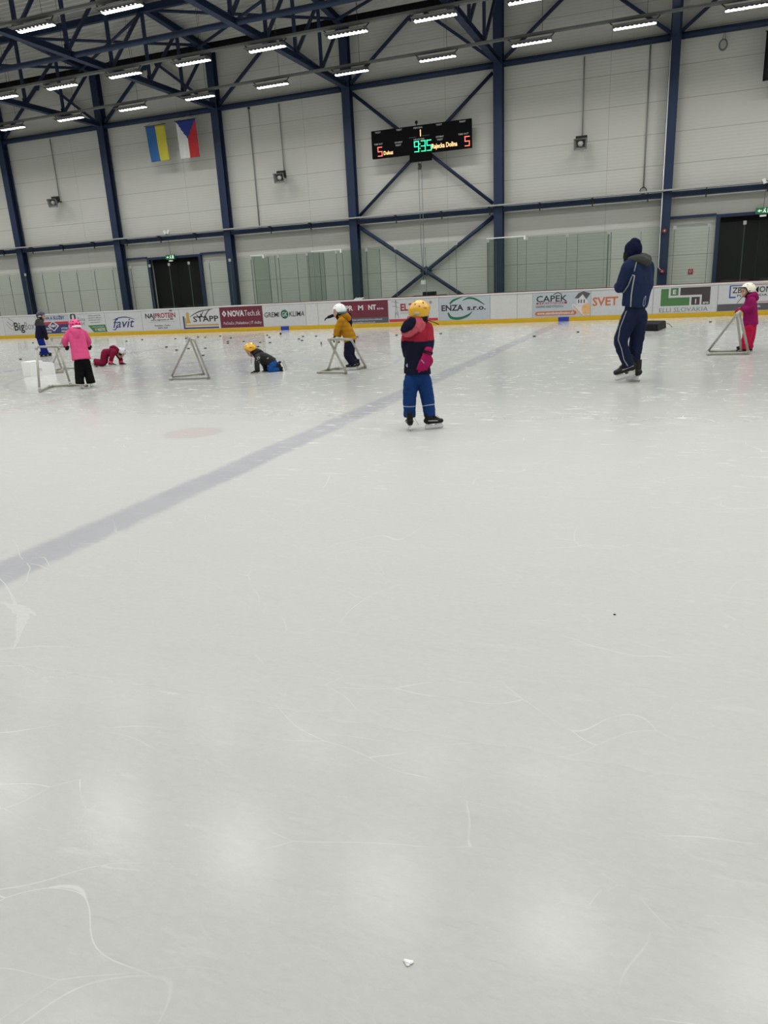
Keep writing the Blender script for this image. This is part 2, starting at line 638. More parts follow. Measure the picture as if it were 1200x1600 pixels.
bm = bmesh.new()
prev = None
y = YF
prof = []
pitch = 0.25
k = 0
while y < YB + 0.05:
    for dy, dz in ((0.0, 0.0), (0.10, 0.0), (0.12, 0.10), (0.23, 0.10)):
        prof.append((y + dy, deck_z(y) + dz))
    y += pitch
for yy, zz in prof:
    pair = (bm.verts.new((X0, yy, zz)), bm.verts.new((X1, yy, zz)))
    if prev:
        bm.faces.new((prev[0], prev[1], pair[1], pair[0]))
    prev = pair
r = bmesh.ops.extrude_face_region(bm, geom=list(bm.faces))
for g in r['geom']:
    if isinstance(g, bmesh.types.BMVert):
        g.co.z += 0.12
from_bm('ceiling', bm, M_DECK, kind='structure')
# black strip filling the gap between wall top and deck
bm = bmesh.new()
box(bm, X0, X1, 29.72, 30.15, 11.14, 11.40)
from_bm('trim_1', bm, M_BLACK, kind='structure')

# ------------------------------------------------------------------ steel frame
COLX = [-36.35, -30.35, -24.35, -18.36, -12.36, -6.35, -0.36, 5.65]
colname = ['at the far left beyond the left doorway', 'at the left edge of the picture', 'left of the dark left doorway',
           'just right of the two flags', 'left of the scoreboard', 'right of the scoreboard',
           'carrying the pale alarm conduit', 'right of the large dark doorway']
YC = 29.6


def column(i, x):
    root = empty('steel_column', (x, YC + 0.17, 0), 'blue painted steel wall column ' + colname[i], 'column', 'steel wall columns')
    bm = bmesh.new()
    w, d = 0.34, 0.32
    box(bm, x - w / 2, x + w / 2, YC, YC + 0.025, 0.03, 11.1)
    box(bm, x - w / 2, x + w / 2, YC + d - 0.025, YC + d, 0.03, 11.1)
    box(bm, x - 0.01, x + 0.01, YC + 0.025, YC + d - 0.025, 0.03, 11.1)
    from_bm('shaft', bm, M_STEEL, root)
    bm = bmesh.new()
    for z in (4.12, 8.93):
        box(bm, x - w / 2 + 0.01, x + w / 2 - 0.01, YC + 0.02, YC + d - 0.02, z - 0.012, z + 0.012)
    from_bm('stiffener', bm, M_STEEL, root)
    bm = bmesh.new()
    box(bm, x - 0.169, x + 0.169, YC, YC + d + 0.03, 0.0, 0.03)
    from_bm('base_plate', bm, M_STEEL, root)
    return root


for i, x in enumerate(COLX):
    column(i, x)

baytxt = ['left of the left edge column', 'left of the dark left doorway', 'behind the two flags', 'in the bay left of the scoreboard',
          'behind the scoreboard', 'in the bay right of the scoreboard', 'above the large dark doorway']
for i in range(len(COLX) - 1):
    a, b_ = COLX[i] + 0.17, COLX[i + 1] - 0.17
    bm = bmesh.new()
    tube(bm, [(a, 29.76, 8.93), (b_, 29.76, 8.93)], 0.11, 12)
    g = from_bm('wall_rail', bm, M_STEEL)
    tag(g, 'upper blue round steel rail ' + baytxt[i], 'rail', 'upper wall rails')
    bm = bmesh.new()
    box(bm, a, b_, 29.66, 29.86, 3.95, 4.13)
    g = from_bm('wall_girder', bm, M_STEEL)
    tag(g, 'lower blue square steel girder ' + baytxt[i], 'girder', 'lower wall girders')
    # sloping struts above the upper rail
    xm = (a + b_) / 2
    root = empty('roof_strut_pair', (xm, 29.8, 8.9), 'pair of blue struts forming an inverted V ' + baytxt[i], 'brace', 'inverted V struts')
    for s0, s1 in ((a, xm - 0.12), (b_, xm + 0.12)):
        bm = bmesh.new()
        beam(bm, (s0, 29.8, 9.08), (s1, 29.8, 11.12), 0.10, 0.10)
        from_bm('strut', bm, M_STEEL, root)
    bm = bmesh.new()
    poly(bm, [(xm - 0.42, 10.86), (xm - 0.3, 10.8), (xm - 0.16, 11.12), (xm + 0.16, 11.12), (xm + 0.3, 10.8), (xm + 0.42, 10.86), (xm + 0.25, 11.14), (xm - 0.25, 11.14)], 29.74, 0.12)
    from_bm('gusset', bm, M_STEEL, root)

# big cross bracing in the scoreboard bay
xa, xb = COLX[4] + 0.23, COLX[5] - 0.23
root = empty('cross_brace', ((xa + xb) / 2, 29.78, 4.2), 'large blue X shaped bracing behind the scoreboard', 'brace')
for (p, q) in (((xa, 8.72), (xb, 4.28)), ((xb, 8.72), (xa, 4.28))):
    bm = bmesh.new()
    dy = 0.0 if p[0] == xa else 0.09
    tube(bm, [(p[0], 29.76 + dy, p[1]), (q[0], 29.76 + dy, q[1])], 0.065, 10)
    from_bm('diagonal', bm, M_STEEL, root)
root = empty('cross_brace', ((xa + xb) / 2, 29.78, 0.1), 'large blue X shaped bracing below the girder, seen through the glass', 'brace')
for (p, q) in (((xa, 3.82), (xb, 0.12)), ((xb, 3.82), (xa, 0.12))):
    bm = bmesh.new()
    dy = 0.0 if p[0] == xa else 0.09
    tube(bm, [(p[0], 29.76 + dy, p[1]), (q[0], 29.76 + dy, q[1])], 0.075, 10)
    from_bm('diagonal', bm, M_STEEL, root)
bm = bmesh.new()
xm = (xa + xb) / 2
poly(bm, [(xm - 0.28, 1.97), (xm, 2.17), (xm + 0.28, 1.97), (xm, 1.77)], 29.82, 0.02)
from_bm('gusset', bm, M_STEEL, root)

# cable tray lying on the lower girder
root = empty('cable_tray', (-14, 29.5, 4.16), 'pale perforated cable tray running along the lower blue girder', 'cable tray')
bm = bmesh.new()
box(bm, -34, 8, 29.44, 29.58, 4.14, 4.15)
box(bm, -34, 8, 29.44, 29.448, 4.14, 4.20)
box(bm, -34, 8, 29.572, 29.58, 4.14, 4.20)
from_bm('tray', bm, M_GALV, root)
for i in range(22):
    x = -33.3 + i * 1.9
    if min(abs(x - q) for q in COLX) < 0.3:
        continue
    bm = bmesh.new()
    box(bm, x, x + 0.04, 29.42, 29.655, 4.10, 4.14)
    box(bm, x, x + 0.04, 29.62, 29.655, 3.86, 4.14)
    from_bm('bracket', bm, M_DARK, root)

# trusses
NODES = [27.52, 25.48, 23.45, 21.38, 19.33, 17.28, 15.23, 13.0, 10.8, 8.75, 6.7, 4.6, 2.55, 0.5, -1.5]
trtxt = colname


def chord_z(y):
    return deck_z(y) - 0.30


def truss(i, x):
    root = empty('roof_truss', (x, 13, 8.93), 'blue lattice roof truss springing from the column ' + colname[i], 'truss', 'roof trusses')
    bm = bmesh.new()
    box(bm, x - 0.11, x + 0.11, YF + 0.1, YC + 0.02, 8.90, 8.92)
    box(bm, x - 0.11, x + 0.11, YF + 0.1, YC + 0.02, 9.07, 9.09)
    box(bm, x - 0.012, x + 0.012, YF + 0.1, YC + 0.02, 8.92, 9.07)
    from_bm('bottom_chord', bm, M_STEEL, root)
    bm = bmesh.new()
    for ya, yb in ((29.75, 13.0), (13.0, YF + 0.1)):
        za, zb = chord_z(ya), chord_z(yb)
        for off, h in ((0.0, 0.022), (0.20, 0.022)):
            beam(bm, (x, ya, za + off), (x, yb, zb + off), 0.22, h, side=Vector((1, 0, 0)))
        beam(bm, (x, ya, za + 0.1), (x, yb, zb + 0.1), 0.014, 0.18, side=Vector((1, 0, 0)))
    from_bm('top_chord', bm, M_STEEL, root)
    ys = [29.4] + NODES
    for k, yn in enumerate(NODES):
        bm = bmesh.new()
        beam(bm, (x, yn, 9.09), (x, yn, chord_z(yn)), 0.10, 0.10)
        from_bm('post', bm, M_STEEL, root)
        bm = bmesh.new()
        up = ys[k] if yn > 13 else (NODES[k + 1] if k + 1 < len(NODES) else YF + 0.2)
        beam(bm, (x, yn, 9.09), (x, up, chord_z(up)), 0.09, 0.09)
        from_bm('diagonal', bm, M_STEEL, root)
    for k, yn in enumerate(NODES[:8]):
        bm = bmesh.new()
        box(bm, x - 0.014, x + 0.014, yn - 0.14, yn + 0.16, 9.08, 9.24)
        from_bm('gusset', bm, M_STEEL, root)
    return root


for i, x in enumerate(COLX[:-1]):
    truss(i, x)

# ties between trusses, purlins and roof cross bracing
for y, z, r_, nm, lab in ((21.56, 9.0, 0.085, 'truss_tie', 'lower blue round tie tube running across the bottoms of the trusses'),
                      (13.0, 9.0, 0.085, 'truss_tie', 'blue tie tube under the ridge, overhead')):
    bm = bmesh.new()
    tube(bm, [(-42, y, z), (12, y, z)], r_, 12)
    tag(from_bm(nm, bm, M_STEEL), lab, 'tie')
for y in (25.44, 17.3):
    zc = chord_z(y)
    bm = bmesh.new()
    for z0_, z1_, w in ((zc - 0.12, zc - 0.10, 0.15), (zc + 0.08, zc + 0.10, 0.15)):
        box(bm, -42, 12, y - w / 2, y + w / 2, z0_, z1_)
    box(bm, -42, 12, y - 0.01, y + 0.01, zc - 0.10, zc + 0.08)
    tag(from_bm('roof_purlin', bm, M_STEEL), 'deep blue purlin crossing the truss tops ' + ('nearest the scoreboard wall' if y > 20 else 'high overhead'), 'purlin')
for i in range(len(COLX) - 2):
    xa, xb = COLX[i], COLX[i + 1]
    root = empty('roof_cross_brace', ((xa + xb) / 2, 27.3, 11.1), 'blue X bracing under the roof deck ' + baytxt[i], 'brace', 'roof X bracing')
    for (p, q, dz) in (((xa, 25.5), (xb, 28.9), 0.0), ((xb, 25.5), (xa, 28.9), -0.09)):
        bm = bmesh.new()
        tube(bm, [(p[0], p[1], chord_z(p[1]) + dz), (q[0], q[1], chord_z(q[1]) + dz)], 0.055, 8)
        from_bm('diagonal', bm, M_STEEL, root)

# ------------------------------------------------------------------ light rows
def make_fixture():
    root = empty('high_bay_light', (0, 0, 0), 'x', 'ceiling light')
    L = 1.26
    bm = bmesh.new()   # trapezoid housing with sloped cheeks
    z0 = LZ
    pr = [(-0.17, z0 + 0.02), (0.17, z0 + 0.02), (0.10, z0 + 0.10), (-0.10, z0 + 0.10)]
    ra = [bm.verts.new((-L / 2, y_, z_)) for y_, z_ in pr]
    rb = [bm.verts.new((L / 2, y_, z_)) for y_, z_ in pr]
    for k_ in range(4):
        bm.faces.new((ra[k_], ra[(k_ + 1) % 4], rb[(k_ + 1) % 4], rb[k_]))
    bm.faces.new(ra[::-1]); bm.faces.new(rb)
    box(bm, -L / 2, L / 2, -0.28, -0.17, z0 + 0.03, z0 + 0.045)
    from_bm('housing', bm, M_TRACK, root)
    bm = bmesh.new()
    box(bm, -L / 2 + 0.02, L / 2 - 0.02, 0.03, 0.15, z0 + 0.004, z0 + 0.02)
    from_bm('lens', bm, M_LENS, root)
    bm = bmesh.new()
    box(bm, -L / 2 + 0.02, L / 2 - 0.02, -0.13, 0.0, z0 + 0.012, z0 + 0.02)
    lv = from_bm('louvre', bm, M_BLACK, root)
    bm = bmesh.new()
    for k_ in range(9):
        xx = -L / 2 + 0.09 + k_ * (L - 0.18) / 8
        box(bm, xx - 0.022, xx + 0.022, -0.085, -0.055, z0 + 0.006, z0 + 0.012)
    from_bm('led_cluster', bm, mat('led_dots', (1, 1, 1), 0.4, emit=1.6), lv)
    for sx in (-1, 1):
        bm = bmesh.new()
        beam(bm, (sx * (L / 2 - 0.02), 0.0, z0 + 0.09), (sx * (L / 2 + 0.10), 0.0, z0 + 0.19), 0.03, 0.015)
        from_bm('hanger', bm, M_DARK, root)
    ld = bpy.data.lights.new('high_bay_lamp', 'AREA')
    ld.shape = 'RECTANGLE'
    ld.size = 1.2
    ld.size_y = 0.12
    ld.energy = LAMP_W
    ld.color = (1.0, 0.992, 0.962)
    ld.spread = math.radians(150)
    lo = bpy.data.objects.new('lamp', ld)
    COL.objects.link(lo)
    lo.location = (0, 0.09, z0 + 0.001)
    lo.parent = root
    return root


def copy_tree(o, parent=None):
    c = o.copy()
    COL.objects.link(c)
    if parent is not None:
        c.parent = parent
    for ch in list(o.children):
        copy_tree(ch, c)
    return c


ordw = ['first', 'second', 'third', 'fourth', 'fifth', 'sixth', 'seventh', 'eighth', 'ninth', 'tenth', 'eleventh', 'twelfth']
rowtxt = ['in the lowest row, nearest the scoreboard wall', 'in the middle row of lights', 'in the uppermost row of lights']
fix0 = make_fixture()
first = True
VIS = {0: (-27.0, 2.5), 1: (-23.5, -3.0), 2: (-17.5, -12.9)}
for ri, (ry, rx, rp, rn) in enumerate(LIGHT_ROWS):
    cnt = 0
    for k in range(rn):
        x = rx + rp * k
        if x > 21.5:
            continue
        f = fix0 if first else copy_tree(fix0)
        first = False
        f.location = (x, ry, 0)
        if ri in VIS and VIS[ri][0] <= x <= VIS[ri][1]:
            f['label'] = 'lit white strip light, %s from the left %s' % (ordw[cnt], rowtxt[ri])
            cnt += 1
            f['group'] = 'high bay strip lights'
        else:
            f['label'] = 'strip light on a row outside the picture'
            f['group'] = 'strip lights outside the picture'
    xa, xb = rx - 1.5, min(rx + rp * rn, 22)
    tr = empty('light_track', ((xa + xb) / 2, ry, LZ + 0.2), 'long grey light-carrying track, ' + (['lowest, nearest the scoreboard wall', 'middle one', 'uppermost one in view', 'overhead between the rows', 'over the near centre of the ice', 'over the near ice', 'over the camera'][ri]), 'light track')
    bm = bmesh.new()
    box(bm, xa, xb, ry - 0.075, ry - 0.06, LZ + 0.20, LZ + 0.265)
    box(bm, xa, xb, ry + 0.06, ry + 0.075, LZ + 0.20, LZ + 0.265)
    box(bm, xa, xb, ry - 0.06, ry + 0.06, LZ + 0.20, LZ + 0.21)
    from_bm('rail', bm, M_TRACK, tr)
    if ri < 3:
        for k in range(rn):
            x = rx + rp * k + 0.35
            if -30 < x < 6:
                bm = bmesh.new()
                tube(bm, [(x, ry, LZ + 0.21), (x, ry, deck_z(ry))], 0.006, 5)
                from_bm('hanging_wire', bm, M_DARK, tr)

# ------------------------------------------------------------------ dasher boards
M_BOARD = mat('board_white', (0.54, 0.54, 0.53), 0.35, var=0.10, bscale=14)
M_CAP = mat('cap_white', (0.62, 0.61, 0.60), 0.35)
M_YEL = mat('kick_yellow', (0.55, 0.345, 0.006), 0.4, var=0.06, bscale=6)
M_MBLUE = mat('mark_blue', (0.015, 0.04, 0.30), 0.4)
M_MAROON = mat('maroon', (0.125, 0.013, 0.030), 0.4)
M_JOINT = mat('joint_grey', (0.28, 0.29, 0.29), 0.6)
YP = YBOARD
Z0, Z1, Z2 = 0.144, 0.985, 1.03


def ZF(f):
    return Z0 + f * (Z1 - Z0)


def XP(u, v=490):
    v = 508 - (u - 480) * 0.034 - 15
    return at(u, v, YP).x


boards = empty('rink_boards', (-9, YP, 0), 'white rink boards with yellow kick strip along the far side of the ice', 'rink boards')
bm = bmesh.new()
box(bm, -44, 16, YP, YP + 0.06, 0.0, Z1)
for x in range(-44, 17, 2):
    box(bm, x - 0.03, x + 0.03, YP + 0.06, YP + 0.16, 0.0, 0.95)
from_bm('panel', bm, M_BOARD, boards)
bm = bmesh.new()
box(bm, -44, 16, YP - 0.014, YP + 0.01, 0.0, Z0)
kick = from_bm('kick_strip', bm, M_YEL, boards)
for x in BLUE_X:
    bm = bmesh.new()
    box(bm, x - 0.18, x + 0.18, YP - 0.018, YP + 0.0, 0.0, Z0 + 0.001)
    from_bm('blue_line_mark', bm, M_MBLUE, boards)['label'] = 'blue patch on the yellow kick strip'
bm = bmesh.new()
box(bm, -44, 16, YP - 0.02, YP + 0.14, Z1, Z2)
from_bm('cap_rail', bm, M_CAP, boards, bevel=0.008)
bm = bmesh.new()
box(bm, -15.6, 16, YP + 0.04, YP + 0.14, Z2, Z2 + 0.022)
from_bm('glass_channel', bm, M_MAROON, boards)['label'] = 'dark red channel holding the glass'
for u in (6, 57, 108, 165, 222, 281, 344, 411, 478, 497, 607, 686, 766, 808, 832, 923, 1020, 1121):
    x = XP(u)
    bm = bmesh.new()
    box(bm, x - 0.008, x + 0.008, YP - 0.002, YP + 0.01, Z0, Z1)
    from_bm('panel_joint', bm, M_JOINT, boards)

M_B1 = mat('banner_white', (0.50, 0.51, 0.52), 0.35, var=0.09, bscale=12)
M_B2 = mat('banner_cool_white', (0.40, 0.44, 0.48), 0.35, var=0.07, bscale=12)
M_INK = mat('ink_black', (0.015, 0.015, 0.017), 0.5)
M_INKG = mat('ink_grey', (0.16, 0.17, 0.18), 0.5)
M_NAVY = mat('ink_navy', (0.03, 0.035, 0.13), 0.5)
M_FAVIT = mat('ink_blue', (0.02, 0.035, 0.17), 0.5)
M_RED = mat('ink_red', (0.45, 0.03, 0.04), 0.5)
M_DRED = mat('ink_dark_red', (0.26, 0.02, 0.04), 0.5)
M_GREEN = mat('ink_green', (0.055, 0.16, 0.05), 0.5)
M_DGREEN = mat('ink_dark_green', (0.01, 0.12, 0.055), 0.5)
M_GOLD = mat('ink_gold', (0.42, 0.27, 0.07), 0.5)
M_ORANGE = mat('ink_orange', (0.46, 0.13, 0.04), 0.5)
M_OCHRE = mat('ink_ochre', (0.62, 0.36, 0.16), 0.5, var=0.3, bscale=12)
M_PALE = mat('ink_pale', (0.58, 0.56, 0.58), 0.5)
M_SLATE = mat('ink_slate', (0.075, 0.075, 0.09), 0.5)


def banner(u0, u1, label, m, full=True, f0=0.02, f1=0.98):
    x0, x1 = XP(u0) + 0.012, XP(u1) - 0.012
    root = empty('advertising_banner', ((x0 + x1) / 2, YP, ZF(0)), label, 'advertising banner')
    bm = bmesh.new()
    box(bm, x0, x1, YP - 0.005, YP - 0.001, ZF(f0), ZF(f1))
    from_bm('sheet', bm, m, root)
    return root


YT = YP - 0.0075


def btext(root, s, u0, u1, f, hf, m, bold=0.0, shear=0.0, dy=0.0):
    x0, x1 = XP(u0), XP(u1)
    return wall_text('lettering', s, x0, YT - dy, ZF(f), hf * (Z1 - Z0), m, root, width=x1 - x0, bold=bold, shear=shear)


def bpoly(root, name, pts, m, dy=0.0):
    bm = bmesh.new()
    poly(bm, [(XP(u), ZF(f)) for u, f in pts], YT - dy, 0.002)
    return from_bm(name, bm, m, root)


def bstroke(root, name, pts, ws, m, dy=0.0):
    bm = bmesh.new()
    smooth_arc(bm, [(XP(u), ZF(f)) for u, f in pts], [w * (Z1 - Z0) for w in ws], YT - dy)
    return from_bm(name, bm, m, root)


# 1 BigBox
b = banner(6, 57, 'pale banner with black and grey lettering, left of the boy in navy', M_B1)
btext(b, 'Big', 22, 38, 0.26, 0.42, M_INK, bold=0.02)
btext(b, 'Box', 38.5, 53.5, 0.28, 0.40, M_INKG)
bstroke(b, 'logo_mark', [(10, 0.62), (18.5, 0.30), (21, 0.44)], [0.03, 0.03, 0.03], M_GOLD)
bstroke(b, 'logo_mark', [(12.5, 0.74), (19, 0.50), (22, 0.66)], [0.03, 0.03, 0.03], M_INKG)
bstroke(b, 'logo_mark', [(15, 0.92), (22, 0.72)], [0.03, 0.03], M_INKG)
# 2 repair services
b = banner(57, 108, 'navy and white banner with a white diamond, beside the boy in navy', M_B2)
bpoly(b, 'navy_field', [(57, 0.03), (107.5, 0.03), (107.5, 0.56), (57, 0.56)], M_NAVY)
bpoly(b, 'red_stripe', [(57, 0.50), (107.5, 0.50), (107.5, 0.64), (57, 0.64)], M_RED, 0.001)
bpoly(b, 'pale_stripe', [(57, 0.64), (107.5, 0.64), (107.5, 0.67), (57, 0.67)], M_PALE, 0.002)
btext(b, 'OPRAVA A SLUŽBY', 60, 102.5, 0.76, 0.15, M_NAVY, bold=0.03)
bpoly(b, 'diamond', [(74.5, 0.42), (83.2, 0.68), (92, 0.42), (83.2, 0.14)], M_PALE, 0.003)
bpoly(b, 'diamond_core', [(76.7, 0.42), (83.2, 0.62), (89.8, 0.42), (83.2, 0.20)], M_NAVY, 0.0045)
btext(b, 'N&V', 78.5, 88, 0.37, 0.12, M_PALE, bold=0.05, dy=0.006)
btext(b, 'SERVIS', 71, 79, 0.24, 0.09, M_PALE, bold=0.03, dy=0.003)
btext(b, 'PNEU', 72, 79, 0.09, 0.09, M_PALE, bold=0.03, dy=0.003)
btext(b, 'AUTODIELY', 94.5, 106, 0.24, 0.09, M_PALE, bold=0.03, dy=0.003)
btext(b, 'PREDAJNE', 94.5, 106, 0.09, 0.09, M_PALE, bold=0.03, dy=0.003)
# 3 green corner banner
b = banner(108, 165, 'pale banner with green corner block, right of the pink helmet', M_B1)
btext(b, 'Zuma', 121, 134, 0.62, 0.18, M_INKG, shear=0.2)
btext(b, 'kut', 124, 133, 0.42, 0.18, M_INKG, shear=0.3)
for s, f in (('realizácia striech, haly', 0.84), ('stavebné výkopy', 0.73), ('rekonštrukcie domov', 0.62), ('www.stavby.sk', 0.50)):
    btext(b, s, 139 if s[0] != 'w' else 141, 159 if s[0] != 'w' else 157, f, 0.06, M_INKG, bold=0.02)
bpoly(b, 'green_block', [(137, 0.38), (145, 0.03), (166, 0.03), (164, 0.40)], M_GREEN)
btext(b, 'V MESTE', 147, 163, 0.08, 0.14, M_PALE, bold=0.02, dy=0.003)
btext(b, 'nová predajňa', 144, 162, 0.27, 0.07, M_PALE, dy=0.003)
bstroke(b, 'logo_mark', [(112.5, 0.72), (113, 0.94), (116, 0.98), (118.5, 0.92), (118.5, 0.70)], [0.10, 0.10, 0.04, 0.10, 0.10], M_INK)
# 4 favit
b = banner(165, 222, 'pale banner with slanted dark blue script lettering under an arc', M_B1)
btext(b, 'favit', 176, 210, 0.22, 0.44, M_FAVIT, bold=0.008, shear=0.35)
bstroke(b, 'swoosh', [(177, 0.60), (187, 0.70), (198, 0.72), (211, 0.60)], [0.02, 0.05, 0.05, 0.02], M_FAVIT)
bstroke(b, 'f_tail', [(182, 0.26), (178.5, 0.12), (174.5, 0.14)], [0.06, 0.05, 0.02], M_FAVIT)
# 5 NAJPROTEIN
b = banner(222, 281, 'pale banner with black and dark red capitals and small web address', M_B1)
btext(b, 'NAJ', 228, 242.5, 0.62, 0.22, M_INK, bold=0.03)
btext(b, 'PROTEIN', 243.5, 275, 0.62, 0.22, M_DRED, bold=0.03)
btext(b, 'www.najprotein.sk', 236, 265, 0.49, 0.07, M_INK, bold=0.02)
btext(b, 'Bratislava - Čadca', 241, 265, 0.21, 0.07, M_INK, bold=0.02)
btext(b, 'MARTIN - ŽILINA', 246, 261, 0.09, 0.07, M_INK, bold=0.02)
bpoly(b, 'rule_line', [(231, 0.42), (274, 0.42), (274, 0.43), (231, 0.43)], M_INKG)
for f in (0.90, 0.50):
    bpoly(b, 'small_mark', [(266, f), (271, f), (271, f + 0.09), (266, f + 0.09)], M_INKG)
# 6 STAPP
b = banner(281, 344, 'pale banner with black lettering, gold arrow and sweeping roof lines', M_B1)
btext(b, 'STAPP', 302, 341.5, 0.36, 0.25, M_INK, bold=0.02)
bpoly(b, 'navy_bracket', [(286, 0.64), (288.5, 0.64), (288.5, 0.10), (341, 0.10), (341, 0.03), (286, 0.03)], M_NAVY)
bpoly(b, 'gold_bracket', [(289, 0.56), (291, 0.56), (291, 0.23), (341, 0.23), (341, 0.16), (289, 0.16)], M_GOLD)
bpoly(b, 'gold_arrow', [(290.5, 0.72), (294, 0.84), (297.8, 0.72), (296, 0.72), (296, 0.50), (298, 0.30), (291, 0.30), (292, 0.50), (292, 0.72)], M_GOLD, 0.001)
bstroke(b, 'roof_line', [(297, 0.60), (313, 0.84), (333, 0.93)], [0.02, 0.05, 0.02], M_INK)
bstroke(b, 'roof_line', [(308, 0.70), (312, 0.56), (319, 0.84)], [0.05, 0.05, 0.03], M_INK)
bstroke(b, 'roof_line', [(314, 0.72), (319, 0.56), (327, 0.86), (334, 0.94)], [0.05, 0.05, 0.04, 0.02], M_INK)
# 7 NOVATech
b = banner(344, 411, 'maroon banner with white lettering and a small white diamond', M_MAROON)
btext(b, 'NOVA', 356.5, 382, 0.55, 0.26, M_PALE, bold=0.035)
btext(b, 'Tech.sk', 382.5, 407.5, 0.55, 0.26, M_PALE)
bpoly(b, 'diamond', [(347.5, 0.68), (351, 0.83), (354.5, 0.68), (351, 0.53)], M_PALE)
bpoly(b, 'diamond_core', [(349.8, 0.68), (351, 0.74), (352.2, 0.68), (351, 0.62)], M_MAROON, 0.002)
btext(b, 'Počítače | Pokladnice | IT služby', 349, 408, 0.17, 0.13, M_PALE)
# 8 GREMI KLIMA
b = banner(411, 478, 'pale banner with black lettering around a dark green disc', M_B1)
btext(b, 'GREMI', 413.5, 437, 0.44, 0.22, M_INK, bold=0.012, shear=0.12)
btext(b, 'KLIMA', 452, 476, 0.44, 0.22, M_INK, bold=0.012, shear=0.12)
cx, cz = XP(445), ZF(0.55)
bm = bmesh.new()
poly(bm, [(cx + 0.17 * math.cos(t * math.pi / 14), cz + 0.17 * math.sin(t * math.pi / 14)) for t in range(28)], YT, 0.002)
from_bm('green_disc', bm, M_DGREEN, b)
btext(b, 'GK', 441, 449, 0.45, 0.20, M_PALE, shear=0.1, dy=0.003)
# 9 PROMONT
b = banner(533, 607, 'maroon and slate banner with white lettering, behind the child in mustard', M_MAROON)
bpoly(b, 'slate_field', [(533, 0.02), (606.5, 0.02), (606.5, 0.27), (533, 0.27)], M_SLATE)
for s, a_, c_, m_ in (('PR', 541, 552, M_PALE), ('O', 553, 558.5, M_DRED), ('M', 560, 568, M_PALE), ('O', 569.5, 575, M_DRED), ('NT', 576, 588, M_PALE), ('s.r.o.', 589.5, 600, M_PALE)):
    btext(b, s, a_, c_, 0.60, 0.20 if len(s) < 3 else 0.09, m_, bold=0.035)
btext(b, 'VÝROBA A MONTÁŽ OCEĽOVÝCH KONŠTRUKCIÍ', 548, 597, 0.14, 0.06, M_PALE, bold=0.01, dy=0.003)
btext(b, 'predaj@promont.sk', 551, 586, 0.04, 0.05, M_PALE, bold=0.01, dy=0.003)
# 10 EL...
b = banner(608, 686, 'pale banner with red lettering and a grey power pylon, behind the yellow helmet', M_B1)
btext(b, 'EL', 626, 638, 0.50, 0.28, M_DRED, bold=0.04)
btext(b, 'TRO', 639, 668, 0.50, 0.28, M_DRED, bold=0.04)
btext(b, 'elektromontáže', 626, 664, 0.38, 0.05, M_INKG)
btext(b, '®', 671, 675.5, 0.74, 0.12, M_DRED, bold=0.01)
for pts in ([(617, 0.18), (618.5, 0.60), (618.6, 0.96)], [(623, 0.18), (620.2, 0.60), (619.2, 0.96)],
            [(612.5, 0.90), (618.6, 0.87), (624.5, 0.82)], [(613, 0.70), (618.6, 0.69), (624, 0.62)], [(617.2, 0.30), (621, 0.45)], [(622, 0.30), (618, 0.45)]):
    bstroke(b, 'pylon_line', pts, [0.018] * len(pts), M_INKG)
bpoly(b, 'red_strip', [(608, 0.03), (684, 0.03), (684, 0.15), (608, 0.15)], M_RED)
# 11 ENZA
b = banner(686, 766, 'pale banner with black lettering inside green arcs', M_B2)
btext(b, 'ENZA', 690, 724, 0.42, 0.23, M_INK, bold=0.03)
btext(b, 's.r.o.', 730, 759, 0.42, 0.20, M_INK, bold=0.03)
bstroke(b, 'green_arc', [(703, 0.70), (709, 0.84), (723, 0.97)], [0.07, 0.09, 0.015], M_DGREEN)
bstroke(b, 'green_arc', [(723, 0.82), (733, 0.91), (744, 0.84), (757, 0.62)], [0.02, 0.08, 0.08, 0.03], M_DGREEN)
bstroke(b, 'green_arc', [(700, 0.34), (705, 0.13), (718, 0.09), (731, 0.20), (738, 0.36)], [0.07, 0.11, 0.11, 0.09, 0.015], M_DGREEN)
# 12 CAPEK
b = banner(832, 923, 'pale blue banner with black lettering, small house picture and orange address bar', M_B2)
btext(b, 'CAPEK', 838, 886, 0.62, 0.24, M_INK, bold=0.012)
bstroke(b, 'roof_line', [(864.5, 0.89), (871, 0.97)], [0.03, 0.03], M_INK)
bstroke(b, 'roof_line', [(871, 0.97), (877.5, 0.89)], [0.03, 0.03], M_INK)
bpoly(b, 'red_underline', [(838, 0.53), (886, 0.53), (886, 0.60), (838, 0.60)], M_DRED)
btext(b, 'STAVEBNINY', 841, 883, 0.54, 0.05, M_PALE, bold=0.02, dy=0.003)
btext(b, 'KRÁSNO NAD KYSUCOU', 837.5, 880, 0.39, 0.09, M_INK, bold=0.01)
x0, x1, zc = XP(837) + 0.05, XP(900) - 0.05, ZF(0.16)
bm = bmesh.new()
poly(bm, [(x0 + 0.07 * math.cos(math.pi / 2 + t * math.pi / 8), zc + 0.07 * math.sin(math.pi / 2 + t * math.pi / 8)) for t in range(9)] +
     [(x1 + 0.07 * math.cos(-math.pi / 2 + t * math.pi / 8), zc + 0.07 * math.sin(-math.pi / 2 + t * math.pi / 8)) for t in range(9)], YT, 0.002)
from_bm('address_bar', bm, M_ORANGE, b)
btext(b, 'www.stavebninykrasno.sk', 839.5, 897.5, 0.12, 0.10, M_PALE, bold=0.03, dy=0.003)
bpoly(b, 'house_roof', [(897.5, 0.72), (903, 0.90), (911, 0.98), (922, 0.88), (916, 0.66), (910, 0.86), (903.5, 0.70)], M_SLATE)
